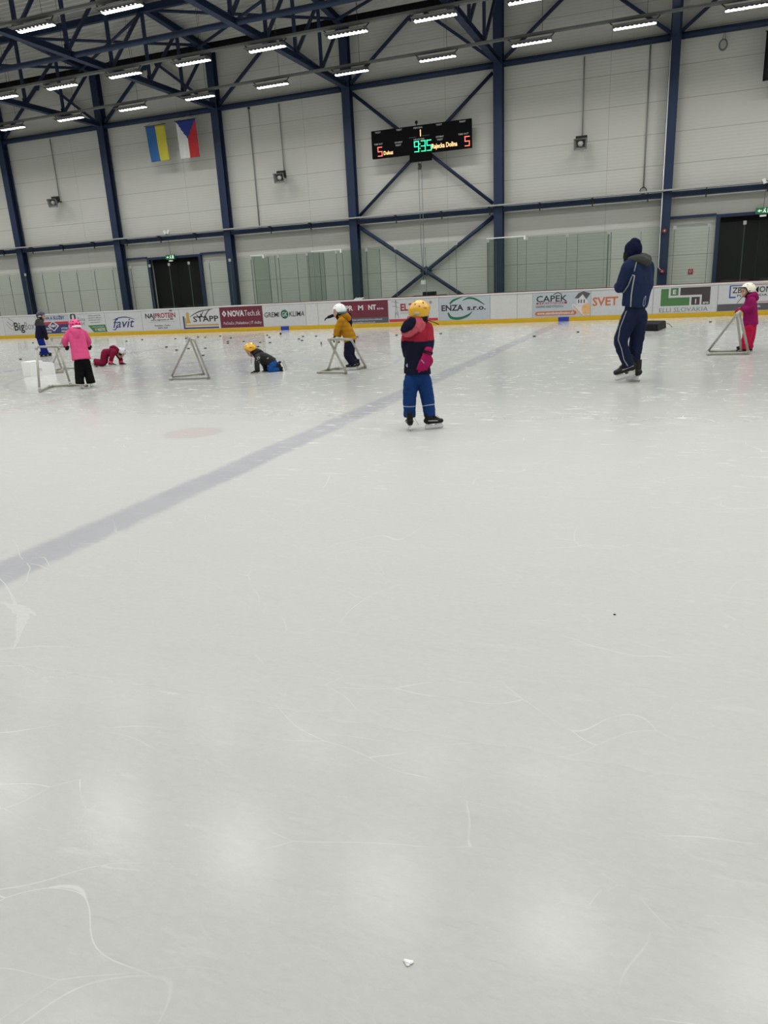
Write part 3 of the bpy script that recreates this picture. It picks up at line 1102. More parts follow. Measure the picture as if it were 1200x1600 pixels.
bpoly(b, 'house_wall', [(901, 0.72), (903.5, 0.68), (910, 0.86), (915, 0.66), (918, 0.62), (918, 0.42), (901, 0.46)], M_PALE)
for u in (903, 907, 911.5):
    bpoly(b, 'house_window', [(u, 0.52), (u + 2, 0.52), (u + 2, 0.66), (u, 0.66)], M_SLATE, 0.002)
bpoly(b, 'plan_sheet', [(893, 0.40), (910, 0.05), (921, 0.05), (918, 0.40), (898, 0.45)], M_PALE, 0.0005)
bstroke(b, 'rolled_plan', [(896, 0.42), (910, 0.05)], [0.05, 0.05], M_OCHRE, 0.002)
bstroke(b, 'rolled_plan', [(894, 0.48), (908, 0.36)], [0.06, 0.05], M_PALE, 0.002)
cx, cz = XP(916), ZF(0.28)
bm = bmesh.new()
poly(bm, [(cx + 0.15 * math.cos(t * math.pi / 12), cz + 0.19 * math.sin(t * math.pi / 12)) for t in range(24)], YT - 0.003, 0.002)
from_bm('hard_hat', bm, M_OCHRE, b)
# 13 SVET
b = banner(923, 1020, 'pale banner with large rust orange lettering, partly behind the coach', M_B1)
btext(b, 'SVET', 925.5, 965.5, 0.40, 0.31, M_ORANGE, bold=0.025)
# 14 ELLI SLOVAKIA
b = banner(1020, 1121, 'pale banner with green and black block logo over thin black lettering', M_B1)
M_BLK = mat('logo_black', (0.045, 0.032, 0.035), 0.5)
bpoly(b, 'green_angle', [(1032, 0.92), (1044, 0.92), (1044, 0.58), (1077, 0.58), (1077, 0.28), (1032, 0.28)], M_GREEN)
bpoly(b, 'green_square', [(1047, 0.94), (1059, 0.94), (1059, 0.66), (1047, 0.66)], M_GREEN)
btext(b, 'E', 1050.5, 1055.5, 0.72, 0.15, M_PALE, bold=0.03, dy=0.003)
bpoly(b, 'black_angle', [(1062, 0.94), (1109, 0.94), (1109, 0.29), (1096, 0.29), (1096, 0.66), (1062, 0.66)], M_BLK)
bpoly(b, 'black_square', [(1080, 0.58), (1093, 0.58), (1093, 0.29), (1080, 0.29)], M_BLK)
btext(b, 'I', 1086, 1087.5, 0.34, 0.16, M_PALE, bold=0.04, dy=0.003)
btext(b, 'sro', 1098, 1107, 0.32, 0.10, M_PALE, bold=0.03, dy=0.003)
btext(b, 'ELLI SLOVAKIA', 1030.5, 1107, 0.05, 0.16, M_INKG, bold=0.0)
# 15 ZBOJ-MONT
b = banner(1121, 1215, 'pale banner with blue corner frame and dark lower bar, behind the girl in magenta', M_B1)
btext(b, 'ZBOJ-MONT', 1143, 1212, 0.66, 0.20, M_INK, bold=0.015)
btext(b, 'PLYN VODA', 1151, 1198, 0.52, 0.08, M_INK, bold=0.01)
bpoly(b, 'blue_frame', [(1138.5, 0.94), (1165, 0.94), (1165, 0.91), (1140.5, 0.91), (1140.5, 0.53), (1149, 0.53), (1149, 0.48), (1138.5, 0.48)], M_MBLUE)
bpoly(b, 'red_frame', [(1165, 0.94), (1214, 0.94), (1214, 0.92), (1165, 0.92)], M_RED)
bpoly(b, 'red_rule', [(1180, 0.33), (1214, 0.33), (1214, 0.31), (1180, 0.31)], M_RED)
bpoly(b, 'dark_bar', [(1121.5, 0.02), (1214, 0.02), (1214, 0.27), (1121.5, 0.27)], M_SLATE)
btext(b, 'info', 1181.5, 1189, 0.12, 0.08, M_PALE, bold=0.02, dy=0.003)

# ------------------------------------------------------------------ glass
def glass_material(name='rink_glass', tint=(0.875, 0.905, 0.885), refl=0.012):
    m = bpy.data.materials.new(name)
    m.use_nodes = True
    nt = m.node_tree
    for n in list(nt.nodes):
        nt.nodes.remove(n)
    out = nt.nodes.new('ShaderNodeOutputMaterial')
    mix = nt.nodes.new('ShaderNodeMixShader')
    tr = nt.nodes.new('ShaderNodeBsdfTransparent')
    tr.inputs[0].default_value = (*tint, 1)
    gl = nt.nodes.new('ShaderNodeBsdfGlossy')
    gl.inputs['Roughness'].default_value = 0.05
    gl.inputs['Color'].default_value = (0.9, 1, 0.95, 1)
    mix.inputs[0].default_value = refl
    nt.links.new(tr.outputs[0], mix.inputs[1])
    nt.links.new(gl.outputs[0], mix.inputs[2])
    nt.links.new(mix.outputs[0], out.inputs[0])
    return m


M_GLASS = glass_material()
M_GEDGE = mat('glass_edge', (0.07, 0.10, 0.085), 0.3)


def pane(x0, x1, y, z0, z1, label, group, clip=True, along='x'):
    g = 0.006
    bm = bmesh.new()
    if along == 'x':
        box(bm, x0 + g, x1 - g, y, y + 0.012, z0, z1)
    else:
        box(bm, x0 - 0.006, x0 + 0.006, y, x1, z0, z1)
    o = empty('glass_shield', (x0, y, z0), label, 'glass pane', group)
    from_bm('sheet', bm, M_GLASS, o)
    if along == 'x':
        bm = bmesh.new()
        box(bm, x0 - g, x0 + g, y - 0.004, y + 0.016, z0, z1)
        from_bm('edge_seal', bm, M_GEDGE, o)
        if clip:
            bm = bmesh.new()
            box(bm, x0 - 0.045, x0 + 0.045, y - 0.012, y + 0.024, z1 - 0.10, z1 + 0.01)
            from_bm('clip', bm, M_GALV, o)
    else:
        bm = bmesh.new()
        for yy in (y, x1):
            box(bm, x0 - 0.008, x0 + 0.008, yy - 0.008, yy + 0.008, z0, z1)
        from_bm('edge_seal', bm, M_GEDGE, o)
    return o


gx = -31.9
k = 0
while gx < -16.4:
    w = 0.9655
    pane(gx, gx + w, YP + 0.08, Z2, 2.80, 'clear glass pane above the left half of the boards', 'glass panes above the left half of the boards')
    gx += w
for a, b_, n in ((-15.49, -10.6, 4), (-10.6, -6.06, 4), (-6.06, -2.03, 3), (-2.03, 4.0, 6)):
    for i in range(n):
        w = (b_ - a) / n
        pane(a + w * i, a + w * (i + 1), YP + 0.08, Z2 + 0.02, 2.82, 'clear glass pane above the right half of the boards', 'glass panes above the right half of the boards')
for a, b_, n, lab in ((-16.2, -11.2, 5, 'clear glass pane at the back of the bench left of the scoreboard column'), (-6.35, -2.12, 4, 'clear glass pane at the back of the bench right of the scoreboard')):
    for i in range(n):
        w = (b_ - a) / n
        pane(a + w * i, a + w * (i + 1), YP + 1.5, 0.3, 2.88, lab, lab.replace('clear glass pane', 'panes'), clip=(i == 0))
for x in (-15.5, -13.0, -10.62, -6.08, -2.05):
    pane(x, YP + 1.5, YP + 0.1, 1.05, 2.84, 'glass side screen standing across the bench area', 'bench side screens', along='y')
for a, b_, y, lab in ((-15.5, -14.9, YP + 0.09, 'short pale top rail on the glass left of the mustard child'), (-12.85, -11.6, YP + 0.09, 'pale top rail on the glass above the mustard child'), (-6.1, -4.75, YP + 0.09, 'pale top rail on the glass right of the scoreboard')):
    bm = bmesh.new()
    box(bm, a, b_, y - 0.02, y + 0.03, 2.84, 2.87)
    box(bm, b_ - 0.06, b_, y - 0.03, y + 0.04, 2.74, 2.87)
    tag(from_bm('glass_top_rail', bm, M_WHITE), lab, 'rail')

# ------------------------------------------------------------------ doors
M_DOOR = mat('door_dark', (0.006, 0.007, 0.007), 0.4, spec=0.15)


def door(n, x0, x1, zt, leaves):
    root = empty('door_%d' % n, (x0, YB, 0))
    root['kind'] = 'structure'
    bm = bmesh.new()
    wl = (x1 - x0) / leaves
    for i in range(leaves):
        box(bm, x0 + wl * i + 0.01, x0 + wl * (i + 1) - 0.01, YB + 0.12, YB + 0.16, 0.02, zt - 0.25)
    from_bm('door_leaf', bm, M_DOOR, root)  # black panels stand in for the darkness inside the opening
    bm = bmesh.new()
    box(bm, x0, x1, YB + 0.10, YB + 0.18, zt - 0.25, zt)
    from_bm('shutter_box', bm, M_BLACK, root)
    bm = bmesh.new()
    for i in range(leaves):
        x = x0 + wl * (i + 0.5)
        box(bm, x - 0.45, x + 0.45, YB + 0.095, YB + 0.12, 1.02, 1.07)
    from_bm('push_bar', bm, M_DARK, root)
    bm = bmesh.new()
    box(bm, x0 - 0.13, x0, YB - 0.14, YB + 0.05, 0.02, zt + 0.10)
    box(bm, x1, x1 + 0.13, YB - 0.14, YB + 0.05, 0.02, zt + 0.10)
    box(bm, x0, x1, YB - 0.14, YB + 0.05, zt, zt + 0.10)
    from_bm('door_frame', bm, M_STEEL, root)


door(1, D1[0], D1[1], D1[2], 2)
door(2, D2[0], D2[1], D2[2], 3)
for i, (a, b_, z, lab) in enumerate(((-24.18, -22.98, 3.23, 'short blue bar joining the left doorway to the column on its left'), (-20.02, -18.53, 3.23, 'short blue bar joining the left doorway to the column on its right'),
                         (-0.19, 1.32, 3.23, 'short blue bar joining the large right doorway to the column on its left'))):
    bm = bmesh.new()
    box(bm, a, b_, 29.84, 29.94, z, z + 0.09)
    tag(from_bm('door_side_bar', bm, M_STEEL), lab, 'steel bar')

# ------------------------------------------------------------------ scoreboard
M_SB = mat('scoreboard_black', (0.003, 0.003, 0.004), 0.7, spec=0.08)
M_LG = mat('led_green', (0.0, 1.0, 0.45), 0.5, emit=1.6, emcol=(0.05, 1.0, 0.45))
M_LR = mat('led_red', (1.0, 0.15, 0.1), 0.5, emit=1.5, emcol=(1.0, 0.17, 0.12))
M_LY = mat('led_amber', (1.0, 0.7, 0.3), 0.5, emit=1.1, emcol=(1.0, 0.60, 0.28))
M_SBT = mat('scoreboard_print', (0.42, 0.42, 0.43), 0.5)
YS = 29.40
sx0, sx1, sz0, sz1 = at(581, 230, YS).x, at(736.5, 230, YS).x, 6.25, 7.23
sb = empty('scoreboard', ((sx0 + sx1) / 2, YS, 6.25), 'black hockey scoreboard showing 9:35 in green and 5 to 5 in red', 'scoreboard')
bm = bmesh.new()
box(bm, sx0, sx1, YS, YS + 0.14, sz0, sz1)
from_bm('cabinet', bm, M_SB, sb, bevel=0.01)
SW, SH = sx1 - sx0, sz1 - sz0


def SX(a):
    return sx0 + a * SW


def SZ(a):
    return sz0 + a * SH


YL = YS - 0.006


def seg_digit(ch, x, z, w, h, m, t=None):
    t = t or w * 0.20
    segs = {'a': ((0, h - t), (w, h)), 'g': ((0, h / 2 - t / 2), (w, h / 2 + t / 2)), 'd': ((0, 0), (w, t)),
            'f': ((0, h / 2), (t, h)), 'b': ((w - t, h / 2), (w, h)), 'e': ((0, 0), (t, h / 2)), 'c': ((w - t, 0), (w, h / 2))}
    on = {'9': 'abcdfg', '3': 'abcdg', '5': 'afgcd', '1': 'bc'}[ch]
    bm = bmesh.new()
    g = t * 0.18
    for s in on:
        (a0, c0), (a1, c1) = segs[s]
        poly(bm, [(x + a0 + g, z + c0 + g), (x + a1 - g, z + c0 + g), (x + a1 - g, z + c1 - g), (x + a0 + g, z + c1 - g)], YL, 0.004)
    return from_bm('led_digit', bm, m, sb)


for ch, a, w in (('9', 0.435, 0.052), ('3', 0.503, 0.050), ('5', 0.562, 0.050)):
    seg_digit(ch, SX(a), SZ(0.055), w * SW, 0.40 * SH, M_LG)
bm = bmesh.new()
for z in (0.16, 0.32):
    poly(bm, [(SX(0.492), SZ(z)), (SX(0.499), SZ(z)), (SX(0.499), SZ(z + 0.04)), (SX(0.492), SZ(z + 0.04))], YL, 0.004)
from_bm('led_colon', bm, M_LG, sb)
seg_digit('5', SX(0.058), SZ(0.055), 0.052 * SW, 0.36 * SH, M_LR)
seg_digit('5', SX(0.935), SZ(0.055), 0.052 * SW, 0.36 * SH, M_LR)
bm = bmesh.new()
poly(bm, [(SX(0.500), SZ(0.60)), (SX(0.508), SZ(0.60)), (SX(0.508), SZ(0.84)), (SX(0.500), SZ(0.84))], YL, 0.004)
from_bm('led_digit', bm, M_LY, sb)
wall_text('led_name', 'Dukuz', SX(0.122), YL, SZ(0.10), 0.13 * SH, M_LY, sb, width=0.098 * SW, bold=0.02)
wall_text('led_name', 'Rajecka Dolina', SX(0.615), YL, SZ(0.12), 0.16 * SH, M_LY, sb, width=0.25 * SW, bold=0.02)
for s, a, z, w in (('TREST', 0.04, 0.90, 0.06), ('TREST', 0.26, 0.90, 0.06), ('PERIODA', 0.437, 0.89, 0.09), ('TREST', 0.66, 0.90, 0.06), ('TREST', 0.885, 0.90, 0.065),
                   ('TIME OUT', 0.025, 0.48, 0.09), ('OSOBNY', 0.24, 0.46, 0.08), ('TREST', 0.245, 0.36, 0.06), ('OSOBNY', 0.655, 0.48, 0.08), ('TREST', 0.665, 0.38, 0.06), ('TIME OUT', 0.875, 0.47, 0.10), ('HRACI CAS', 0.435, 0.48, 0.105)):
    wall_text('print', s, SX(a), YL, SZ(z), 0.055 * SH, M_SBT, sb, width=w * SW, bold=0.02)
for s, a, z in (('domaci', 0.39, 0.58), ('hostia', 0.525, 0.60)):
    wall_text('print', s, SX(a), YL, SZ(z), 0.035 * SH, M_INKG, sb, width=0.07 * SW)
bm = bmesh.new()
xx = SX(0.5) - 0.02
box(bm, SX(0.385), SX(0.60), YS + 0.01, YS + 0.16, sz0 - 0.26, sz0)
from_bm('timer_box', bm, M_SB, sb)
bm = bmesh.new()
ellipsoid(bm, (SX(0.462), YS + 0.05, sz1 + 0.12), 0.055, 0.05, 0.06)
tube(bm, [(SX(0.462), YS + 0.05, sz1 + 0.08), (SX(0.462), YS + 0.05, sz1)], 0.015, 8)
from_bm('siren', bm, M_BLACK, sb, smooth=True)
bm = bmesh.new()
for dx in (-0.9, 0.9):
    box(bm, xx + dx - 0.03, xx + dx + 0.03, YS + 0.13, 29.9, 6.9, 6.96)
from_bm('bracket', bm, M_DARK, sb)

# rope hoist under the scoreboard
rp = empty('hanging_rope', (-9.37, 29.35, 1.4), 'thin rope loop with knot hanging below the scoreboard', 'rope')
bm = bmesh.new()
tube(bm, [(-9.43, 29.47, 5.99), (-9.42, 29.47, 3.0), (-9.37, 29.47, 1.62)], 0.012, 6)
tube(bm, [(-9.30, 29.47, 5.99), (-9.30, 29.47, 3.2), (-9.37, 29.47, 1.62)], 0.012, 6)
from_bm('rope', bm, M_INKG, rp)
bm = bmesh.new()
for q in range(3):
    ellipsoid(bm, (-9.38 + 0.03 * (q % 2), 29.47, 5.74 + q * 0.07), 0.07, 0.04, 0.045, u=10, v=6)
from_bm('pulley', bm, M_DARK, rp)
bm = bmesh.new()
box(bm, -9.46, -9.28, 29.41, 29.53, 1.46, 1.62)
from_bm('socket', bm, M_WHITE, rp)

# ------------------------------------------------------------------ flags
def cloth(bm, pts, y, th=0.006, amp=0.02, fr=14, nx=10, nz=20, ph=0.0, mi=0):
    """hanging cloth in a quad (tl, tr, br, bl) of (x, z), gentle vertical folds"""
    tl, tr_, br, bl = [Vector((p[0], 0, p[1])) for p in pts]
    grid = []
    for j in range(nz + 1):
        row = []
        for i in range(nx + 1):
            a = tl.lerp(tr_, i / nx)
            c = bl.lerp(br, i / nx)
            p = a.lerp(c, j / nz)
            yy = y + amp * math.sin(p.x * fr + ph + 0.6 * math.sin(j * 0.4)) * (0.25 + 0.75 * j / nz)
            row.append(bm.verts.new((p.x, yy, p.z)))
        grid.append(row)
    fs = []
    for j in range(nz):
        for i in range(nx):
            f = bm.faces.new((grid[j][i], grid[j][i + 1], grid[j + 1][i + 1], grid[j + 1][i]))
            f.material_index = mi
            f.smooth = True
            fs.append(f)
    return grid, fs


M_FB = mat('flag_blue', (0.025, 0.12, 0.33), 0.8)
M_FY = mat('flag_yellow', (0.52, 0.47, 0.05), 0.8)
M_FR = mat('flag_red', (0.42, 0.02, 0.025), 0.8)
M_FN = mat('flag_navy', (0.015, 0.035, 0.22), 0.8)
M_FW = mat('flag_white', (0.62, 0.62, 0.62), 0.8)
YFL = 29.3
fa = empty('wall_flag', (-21.15, YFL, 7.13), 'hanging blue and yellow vertical flag, left one of the two flags', 'flag')
bm = bmesh.new()
g, fs = cloth(bm, [(-21.66, 8.54), (-20.68, 8.54), (-20.62, 7.14), (-21.58, 7.14)], YFL, nx=12)
for f in fs:
    f.material_index = 0 if f.calc_center_median().x < -21.13 else 1
o = from_bm('cloth', bm, [M_FB, M_FY], fa, smooth=True)
o.modifiers.new('s', 'SOLIDIFY').thickness = 0.004
bm = bmesh.new()
tube(bm, [(-21.72, YFL, 8.56), (-20.62, YFL, 8.56)], 0.014, 8)
from_bm('pole', bm, M_DARK, fa)
bm = bmesh.new()
tube(bm, [(-21.65, YFL, 8.56), (-21.3, 29.6, 8.83)], 0.006, 6)
tube(bm, [(-20.7, YFL, 8.56), (-21.3, 29.6, 8.83)], 0.006, 6)
from_bm('cord', bm, M_INKG, fa)
fb = empty('wall_flag', (-19.6, YFL, 7.12), 'hanging flag with blue wedge, white left and red right, right one of the two flags', 'flag')
bm = bmesh.new()
XL, XR, ZT, ZB = -20.10, -19.12, 8.57, 7.12
cz = ZT - 0.70
XM = (XL + XR) / 2
cols = 24
rows = 34
grid = []
for j in range(rows + 1):
    row = []
    for i in range(cols + 1):
        x = XL + (XR - XL) * i / cols + 0.03 * j / rows
        z = ZT - (ZT - ZB) * j / rows
        row.append(bm.verts.new((x, YFL + 0.018 * math.sin(x * 15) * (0.3 + j / rows), z)))
    grid.append(row)
for j in range(rows):
    for i in range(cols):
        f = bm.faces.new((grid[j][i], grid[j][i + 1], grid[j + 1][i + 1], grid[j + 1][i]))
        cxx = (i + 0.5) / cols - 0.5
        dz = (j + 0.5) / rows * (ZT - ZB)
        inw = dz < 0.70 and abs(cxx) < 0.5 * (1 - dz / 0.70)
        f.material_index = 2 if inw else (0 if cxx < 0 else 1)
o = from_bm('cloth', bm, [M_FW, M_FR, M_FN], fb, smooth=True)
o.modifiers.new('s', 'SOLIDIFY').thickness = 0.004
bm = bmesh.new()
tube(bm, [(XL - 0.06, YFL, ZT + 0.015), (XR + 0.06, YFL, ZT + 0.015)], 0.014, 8)
from_bm('pole', bm, M_DARK, fb)
bm = bmesh.new()
tube(bm, [(XL, YFL, ZT), (XM, 29.6, 8.83)], 0.006, 6)
tube(bm, [(XR, YFL, ZT), (XM, 29.6, 8.83)], 0.006, 6)
from_bm('cord', bm, M_INKG, fb)

# dark pennant at the right edge
pn = empty('black_drape', (3.0, 29.3, 6.6), 'black hanging drape cut off by the right edge of the picture', 'drape')
bm = bmesh.new()
a = at(1198, 49, 29.3)
c = at(1191.5, 127, 29.3)
g, fs = cloth(bm, [(a.x, a.z), (a.x + 1.2, a.z), (c.x + 1.2, c.z), (c.x, c.z)], 29.3)
o = from_bm('cloth', bm, M_BLACK, pn, smooth=True)
o.modifiers.new('s', 'SOLIDIFY').thickness = 0.01
bm = bmesh.new()
tube(bm, [(a.x - 0.03, 29.3, a.z + 0.01), (a.x + 1.25, 29.3, a.z + 0.01)], 0.015, 8)
tube(bm, [(a.x + 0.6, 29.3, a.z), (a.x + 0.6, 29.7, 8.85)], 0.008, 6)
from_bm('pole', bm, M_DARK, pn)

# ------------------------------------------------------------------ horn speakers, conduits, small wall things
def speaker(x, z, yaw, label):
    root = empty('horn_speaker', (x, 29.55, z), label, 'speaker')
    Mr = Matrix.Translation((x, 29.55, z)) @ Matrix.Rotation(yaw, 4, 'Z') @ Matrix.Rotation(math.radians(16), 4, 'X')
    bm = bmesh.new()
    # square flare
    a_ = [(-0.23, -0.20, -0.19), (0.23, -0.20, -0.19), (0.23, -0.20, 0.19), (-0.23, -0.20, 0.19)]
    c_ = [(-0.09, 0.12, -0.08), (0.09, 0.12, -0.08), (0.09, 0.12, 0.08), (-0.09, 0.12, 0.08)]
    va = [bm.verts.new(p) for p in a_]
    vb = [bm.verts.new(p) for p in c_]
    vc = [bm.verts.new((p[0] * 0.86, -0.19, p[2] * 0.86)) for p in a_]
    vd = [bm.verts.new((p[0] * 0.8, 0.06, p[2] * 0.8)) for p in c_]
    for i in range(4):
        j = (i + 1) % 4
        bm.faces.new((va[i], va[j], vb[j], vb[i]))
        bm.faces.new((va[i], vc[i], vc[j], va[j]))
        bm.faces.new((vc[i], vd[i], vd[j], vc[j]))
    bm.faces.new(vb)
    bm.faces.new(vd[::-1])
    bm.transform(Mr)
    from_bm('flare', bm, mat('speaker_grey', (0.20, 0.20, 0.19), 0.6, spec=0.2), root)
    bm = bmesh.new()
    ellipsoid(bm, (0, -0.10, 0), 0.10, 0.07, 0.10, u=16, v=10)
    bm.transform(Mr)
    from_bm('throat', bm, mat('speaker_pale', (0.42, 0.42, 0.42), 0.4), root, smooth=True)
    bm = bmesh.new()
    tube(bm, [(0, 0.08, 0), (0, 0.30, 0)], 0.09, 12)
    box(bm, -0.2, 0.2, 0.16, 0.2, -0.02, 0.22)
    bm.transform(Mr)
    from_bm('driver', bm, M_DARK, root)
    bm = bmesh.new()
    tube(bm, [(x, 29.93, z + 0.15), (x, 29.93, 8.8)], 0.022, 8)
    from_bm('conduit', bm, mat('conduit_grey', (0.27, 0.27, 0.255), 0.6), root)
    bm = bmesh.new()
    box(bm, x - 0.05, x + 0.05, 29.75, 29.985, z + 0.02, z + 0.08)
    from_bm('bracket', bm, M_DARK, root)


speaker(-27.55, 6.04, math.radians(8), 'grey square horn speaker on the left bay of the wall, leftmost of three')
speaker(-15.47, 6.0, math.radians(6), 'grey square horn speaker left of the scoreboard, middle of three')
speaker(-3.34, 5.99, 0, 'grey square horn speaker right of the scoreboard, rightmost of three')

M_PIPE = mat('pipe_grey', (0.27, 0.27, 0.255), 0.6)
for x, za, zb, lab, hook in ((-1.16, 4.35, 8.85, 'thin vertical conduit with a ring at its foot, in the bay right of the scoreboard', True),
                             (-16.9, 4.2, 8.85, 'thin vertical conduit left of the middle horn speaker', False)):
    r_ = empty('wall_conduit', (x, 29.95, za), lab, 'conduit')
    bm = bmesh.new()
    tube(bm, [(x, 29.95, za), (x, 29.95, zb)], 0.024, 8)
    from_bm('pipe', bm, M_PIPE, r_)
    if hook:
        bm = bmesh.new()
        tube(bm, [(x + 0.11 * math.cos(t * math.pi / 8), 29.93, za - 0.08 + 0.11 * math.sin(t * math.pi / 8)) for t in range(17)], 0.015, 6)
        from_bm('ring', bm, M_DARK, r_)
    else:
        bm = bmesh.new()
        box(bm, x - 0.04, x + 0.04, 29.92, 30.0, zb - 0.06, zb)
        from_bm('clip', bm, M_DARK, r_)
# pale conduit with alarm buttons on the column
cx_ = COLX[6] - 0.12
r_ = empty('alarm_conduit', (cx_, 29.58, 1.0), 'pale conduit running down the blue column to two red alarm buttons', 'alarm')
bm = bmesh.new()
tube(bm, [(cx_ - 0.02, 29.575, 8.8), (cx_ - 0.02, 29.575, 1.62), (cx_ + 0.08, 29.575, 1.52)], 0.018, 8)
from_bm('pipe', bm, M_WHITE, r_)
M_ALARM = mat('alarm_red', (0.30, 0.02, 0.03), 0.4)
for z in (2.85, 1.48):
    bm = bmesh.new()
    tube(bm, [(cx_ + 0.12, 29.598, z), (cx_ + 0.12, 29.52, z)], 0.075, 16)
    bt = from_bm('alarm_button', bm, M_ALARM, r_)
    bm = bmesh.new()
    tube(bm, [(cx_ + 0.12, 29.53, z), (cx_ + 0.12, 29.505, z)], 0.028, 12)
    from_bm('button_cap', bm, M_PALE, bt)


def exit_sign(x, z, label):
    root = empty('exit_sign', (x, 29.75, z), label, 'exit sign')
    bm = bmesh.new()
    box(bm, x - 0.24, x + 0.24, 29.72, 29.80, z - 0.10, z + 0.10)
    from_bm('panel', bm, mat('exit_green', (0.01, 0.16, 0.06), 0.4, emit=0.10), root)
    Mw = mat('exit_white', (0.8, 0.9, 0.8), 0.4, emit=0.3)
    bm = bmesh.new()   # running figure, arrow, doorway
    y_ = 29.716
    poly(bm, [(x + 0.12, z - 0.07), (x + 0.20, z - 0.07), (x + 0.20, z + 0.07), (x + 0.12, z + 0.07)], y_)
    poly(bm, [(x - 0.19, z), (x - 0.12, z + 0.05), (x - 0.12, z - 0.05)], y_)
    poly(bm, [(x - 0.12, z - 0.015), (x - 0.05, z - 0.015), (x - 0.05, z + 0.015), (x - 0.12, z + 0.015)], y_)
    poly(bm, [(x + 0.0, z + 0.03), (x + 0.04, z + 0.04), (x + 0.06, z - 0.01), (x + 0.09, z - 0.07), (x + 0.06, z - 0.07), (x + 0.03, z - 0.03), (x - 0.01, z - 0.07), (x - 0.03, z - 0.06), (x + 0.01, z - 0.01)], y_)
    poly(bm, [(x + 0.045 + 0.02 * math.cos(t), z + 0.06 + 0.02 * math.sin(t)) for t in [k * math.pi / 4 for k in range(8)]], y_)
    from_bm('pictogram', bm, Mw, root)
    bm = bmesh.new()
    tube(bm, [(x, 29.78, z + 0.1), (x, 29.78, 3.95)], 0.012, 6)
    from_bm('conduit', bm, M_PIPE, root)
    bm = bmesh.new()
    box(bm, x - 0.10, x + 0.10, 29.74, 29.8, z - 0.19, z - 0.13)
    from_bm('emergency_lamp', bm, M_WHITE, root)


p1 = at(266, 401, 29.75)
exit_sign(p1.x, p1.z - 0.02, 'green exit sign above the left dark doorway')
p1 = at(1193, 329, 29.75)
exit_sign(p1.x, p1.z, 'green exit sign above the right dark doorway, at the right edge')

# floodlights on the girder
for (u, v), lab in (((262, 363), 'small white twin floodlight on the girder above the left doorway'), ((1198, 283), 'small white floodlight on the girder at the right edge')):
    p = at(u, v, 29.5)
    r_ = empty('small_floodlight', p, lab, 'floodlight')
    bm = bmesh.new()
    for dx in (-0.08, 0.09):
        T = Matrix.Translation((p.x + dx, 29.42, p.z)) @ Matrix.Rotation(0.5 * (1 if dx > 0 else -1), 4, 'Y')
        b2 = bmesh.new(); box(b2, -0.05, 0.05, -0.04, 0.04, -0.08, 0.08); b2.transform(T)
        me_ = bpy.data.meshes.new('t'); b2.to_mesh(me_); b2.free(); bm.from_mesh(me_); bpy.data.meshes.remove(me_)
    from_bm('lamp_head', bm, M_WHITE, r_)
    bm = bmesh.new()
    beam(bm, (p.x, 29.42, p.z), (p.x, 29.5, 4.2), 0.03)
    from_bm('stem', bm, M_DARK, r_)

# coil of cable on the wall
cc = at(1130, 70, 29.9)
r_ = empty('cable_coil', (cc.x, 29.9, cc.z), 'coil of grey cable hanging from the upper rail near the right edge', 'cable')
bm = bmesh.new()
for q in range(3):
    tube(bm, [(cc.x + (0.13 - 0.012 * q) * math.cos(t * math.pi / 10), 29.9 - 0.02 * q, cc.z + (0.17 - 0.015 * q) * math.sin(t * math.pi / 10)) for t in range(21)], 0.010, 6, cap=False)
from_bm('coil', bm, M_INKG, r_)
bm = bmesh.new()
tube(bm, [(cc.x - 0.03, 29.9, cc.z + 0.17), (cc.x, 29.86, 8.9)], 0.008, 5)
tube(bm, [(cc.x + 0.06, 29.9, cc.z + 0.15), (cc.x + 0.02, 29.86, 8.9)], 0.008, 5)
from_bm('hanging_cable', bm, M_INKG, r_)

# fire-hose sign and bits behind the glass
p = at(1079, 424, 29.93)
r_ = empty('fire_sign', p, 'small red fire equipment sign low on the wall left of the right doorway', 'sign')
bm = bmesh.new()
box(bm, p.x - 0.08, p.x + 0.08, 29.97, 29.99, p.z - 0.085, p.z + 0.085)
from_bm('plate', bm, mat('fire_red', (0.40, 0.02, 0.02), 0.4), r_)
bm = bmesh.new()
smooth_arc(bm, [(p.x - 0.03, p.z - 0.05), (p.x - 0.035, p.z + 0.035), (p.x + 0.02, p.z + 0.05), (p.x + 0.035, p.z), (p.x - 0.007, p.z - 0.014), (p.x + 0.014, p.z - 0.055)], [0.014] * 6, 29.964)
from_bm('symbol', bm, M_PALE, r_)
p = at(673.5, 466, 26.9)
r_ = empty('black_case', (p.x, 26.9, 1.0), 'flat black case resting on the bench top behind the boards below the scoreboard', 'case')
bm = bmesh.new()
box(bm, p.x - 0.23, p.x + 0.23, 26.62, 26.86, 1.07, 1.19)
from_bm('body', bm, M_BLACK, r_, bevel=0.015)
bm = bmesh.new()
tube(bm, [(p.x - 0.08, 26.61, 1.15), (p.x - 0.06, 26.585, 1.16), (p.x + 0.06, 26.585, 1.16), (p.x + 0.08, 26.61, 1.15)], 0.01, 6)
from_bm('handle', bm, M_DARK, r_)
bm = bmesh.new()
box(bm, p.x - 0.6, p.x + 0.6, 26.6, 26.95, 1.03, 1.068)
box(bm, p.x - 0.56, p.x - 0.50, 26.7, 26.85, 0.02, 1.03)
box(bm, p.x + 0.50, p.x + 0.56, 26.7, 26.85, 0.02, 1.03)
tag(from_bm('scorer_shelf', bm, M_DARK), 'narrow dark shelf behind the boards carrying the flat black case', 'shelf')
p = at(565, 467, 26.8)
r_ = empty('crumpled_tape', (p.x, 26.53, 1.05), 'crumpled pale tape roll lying on the board cap beside the column', 'tape')
bm = bmesh.new()
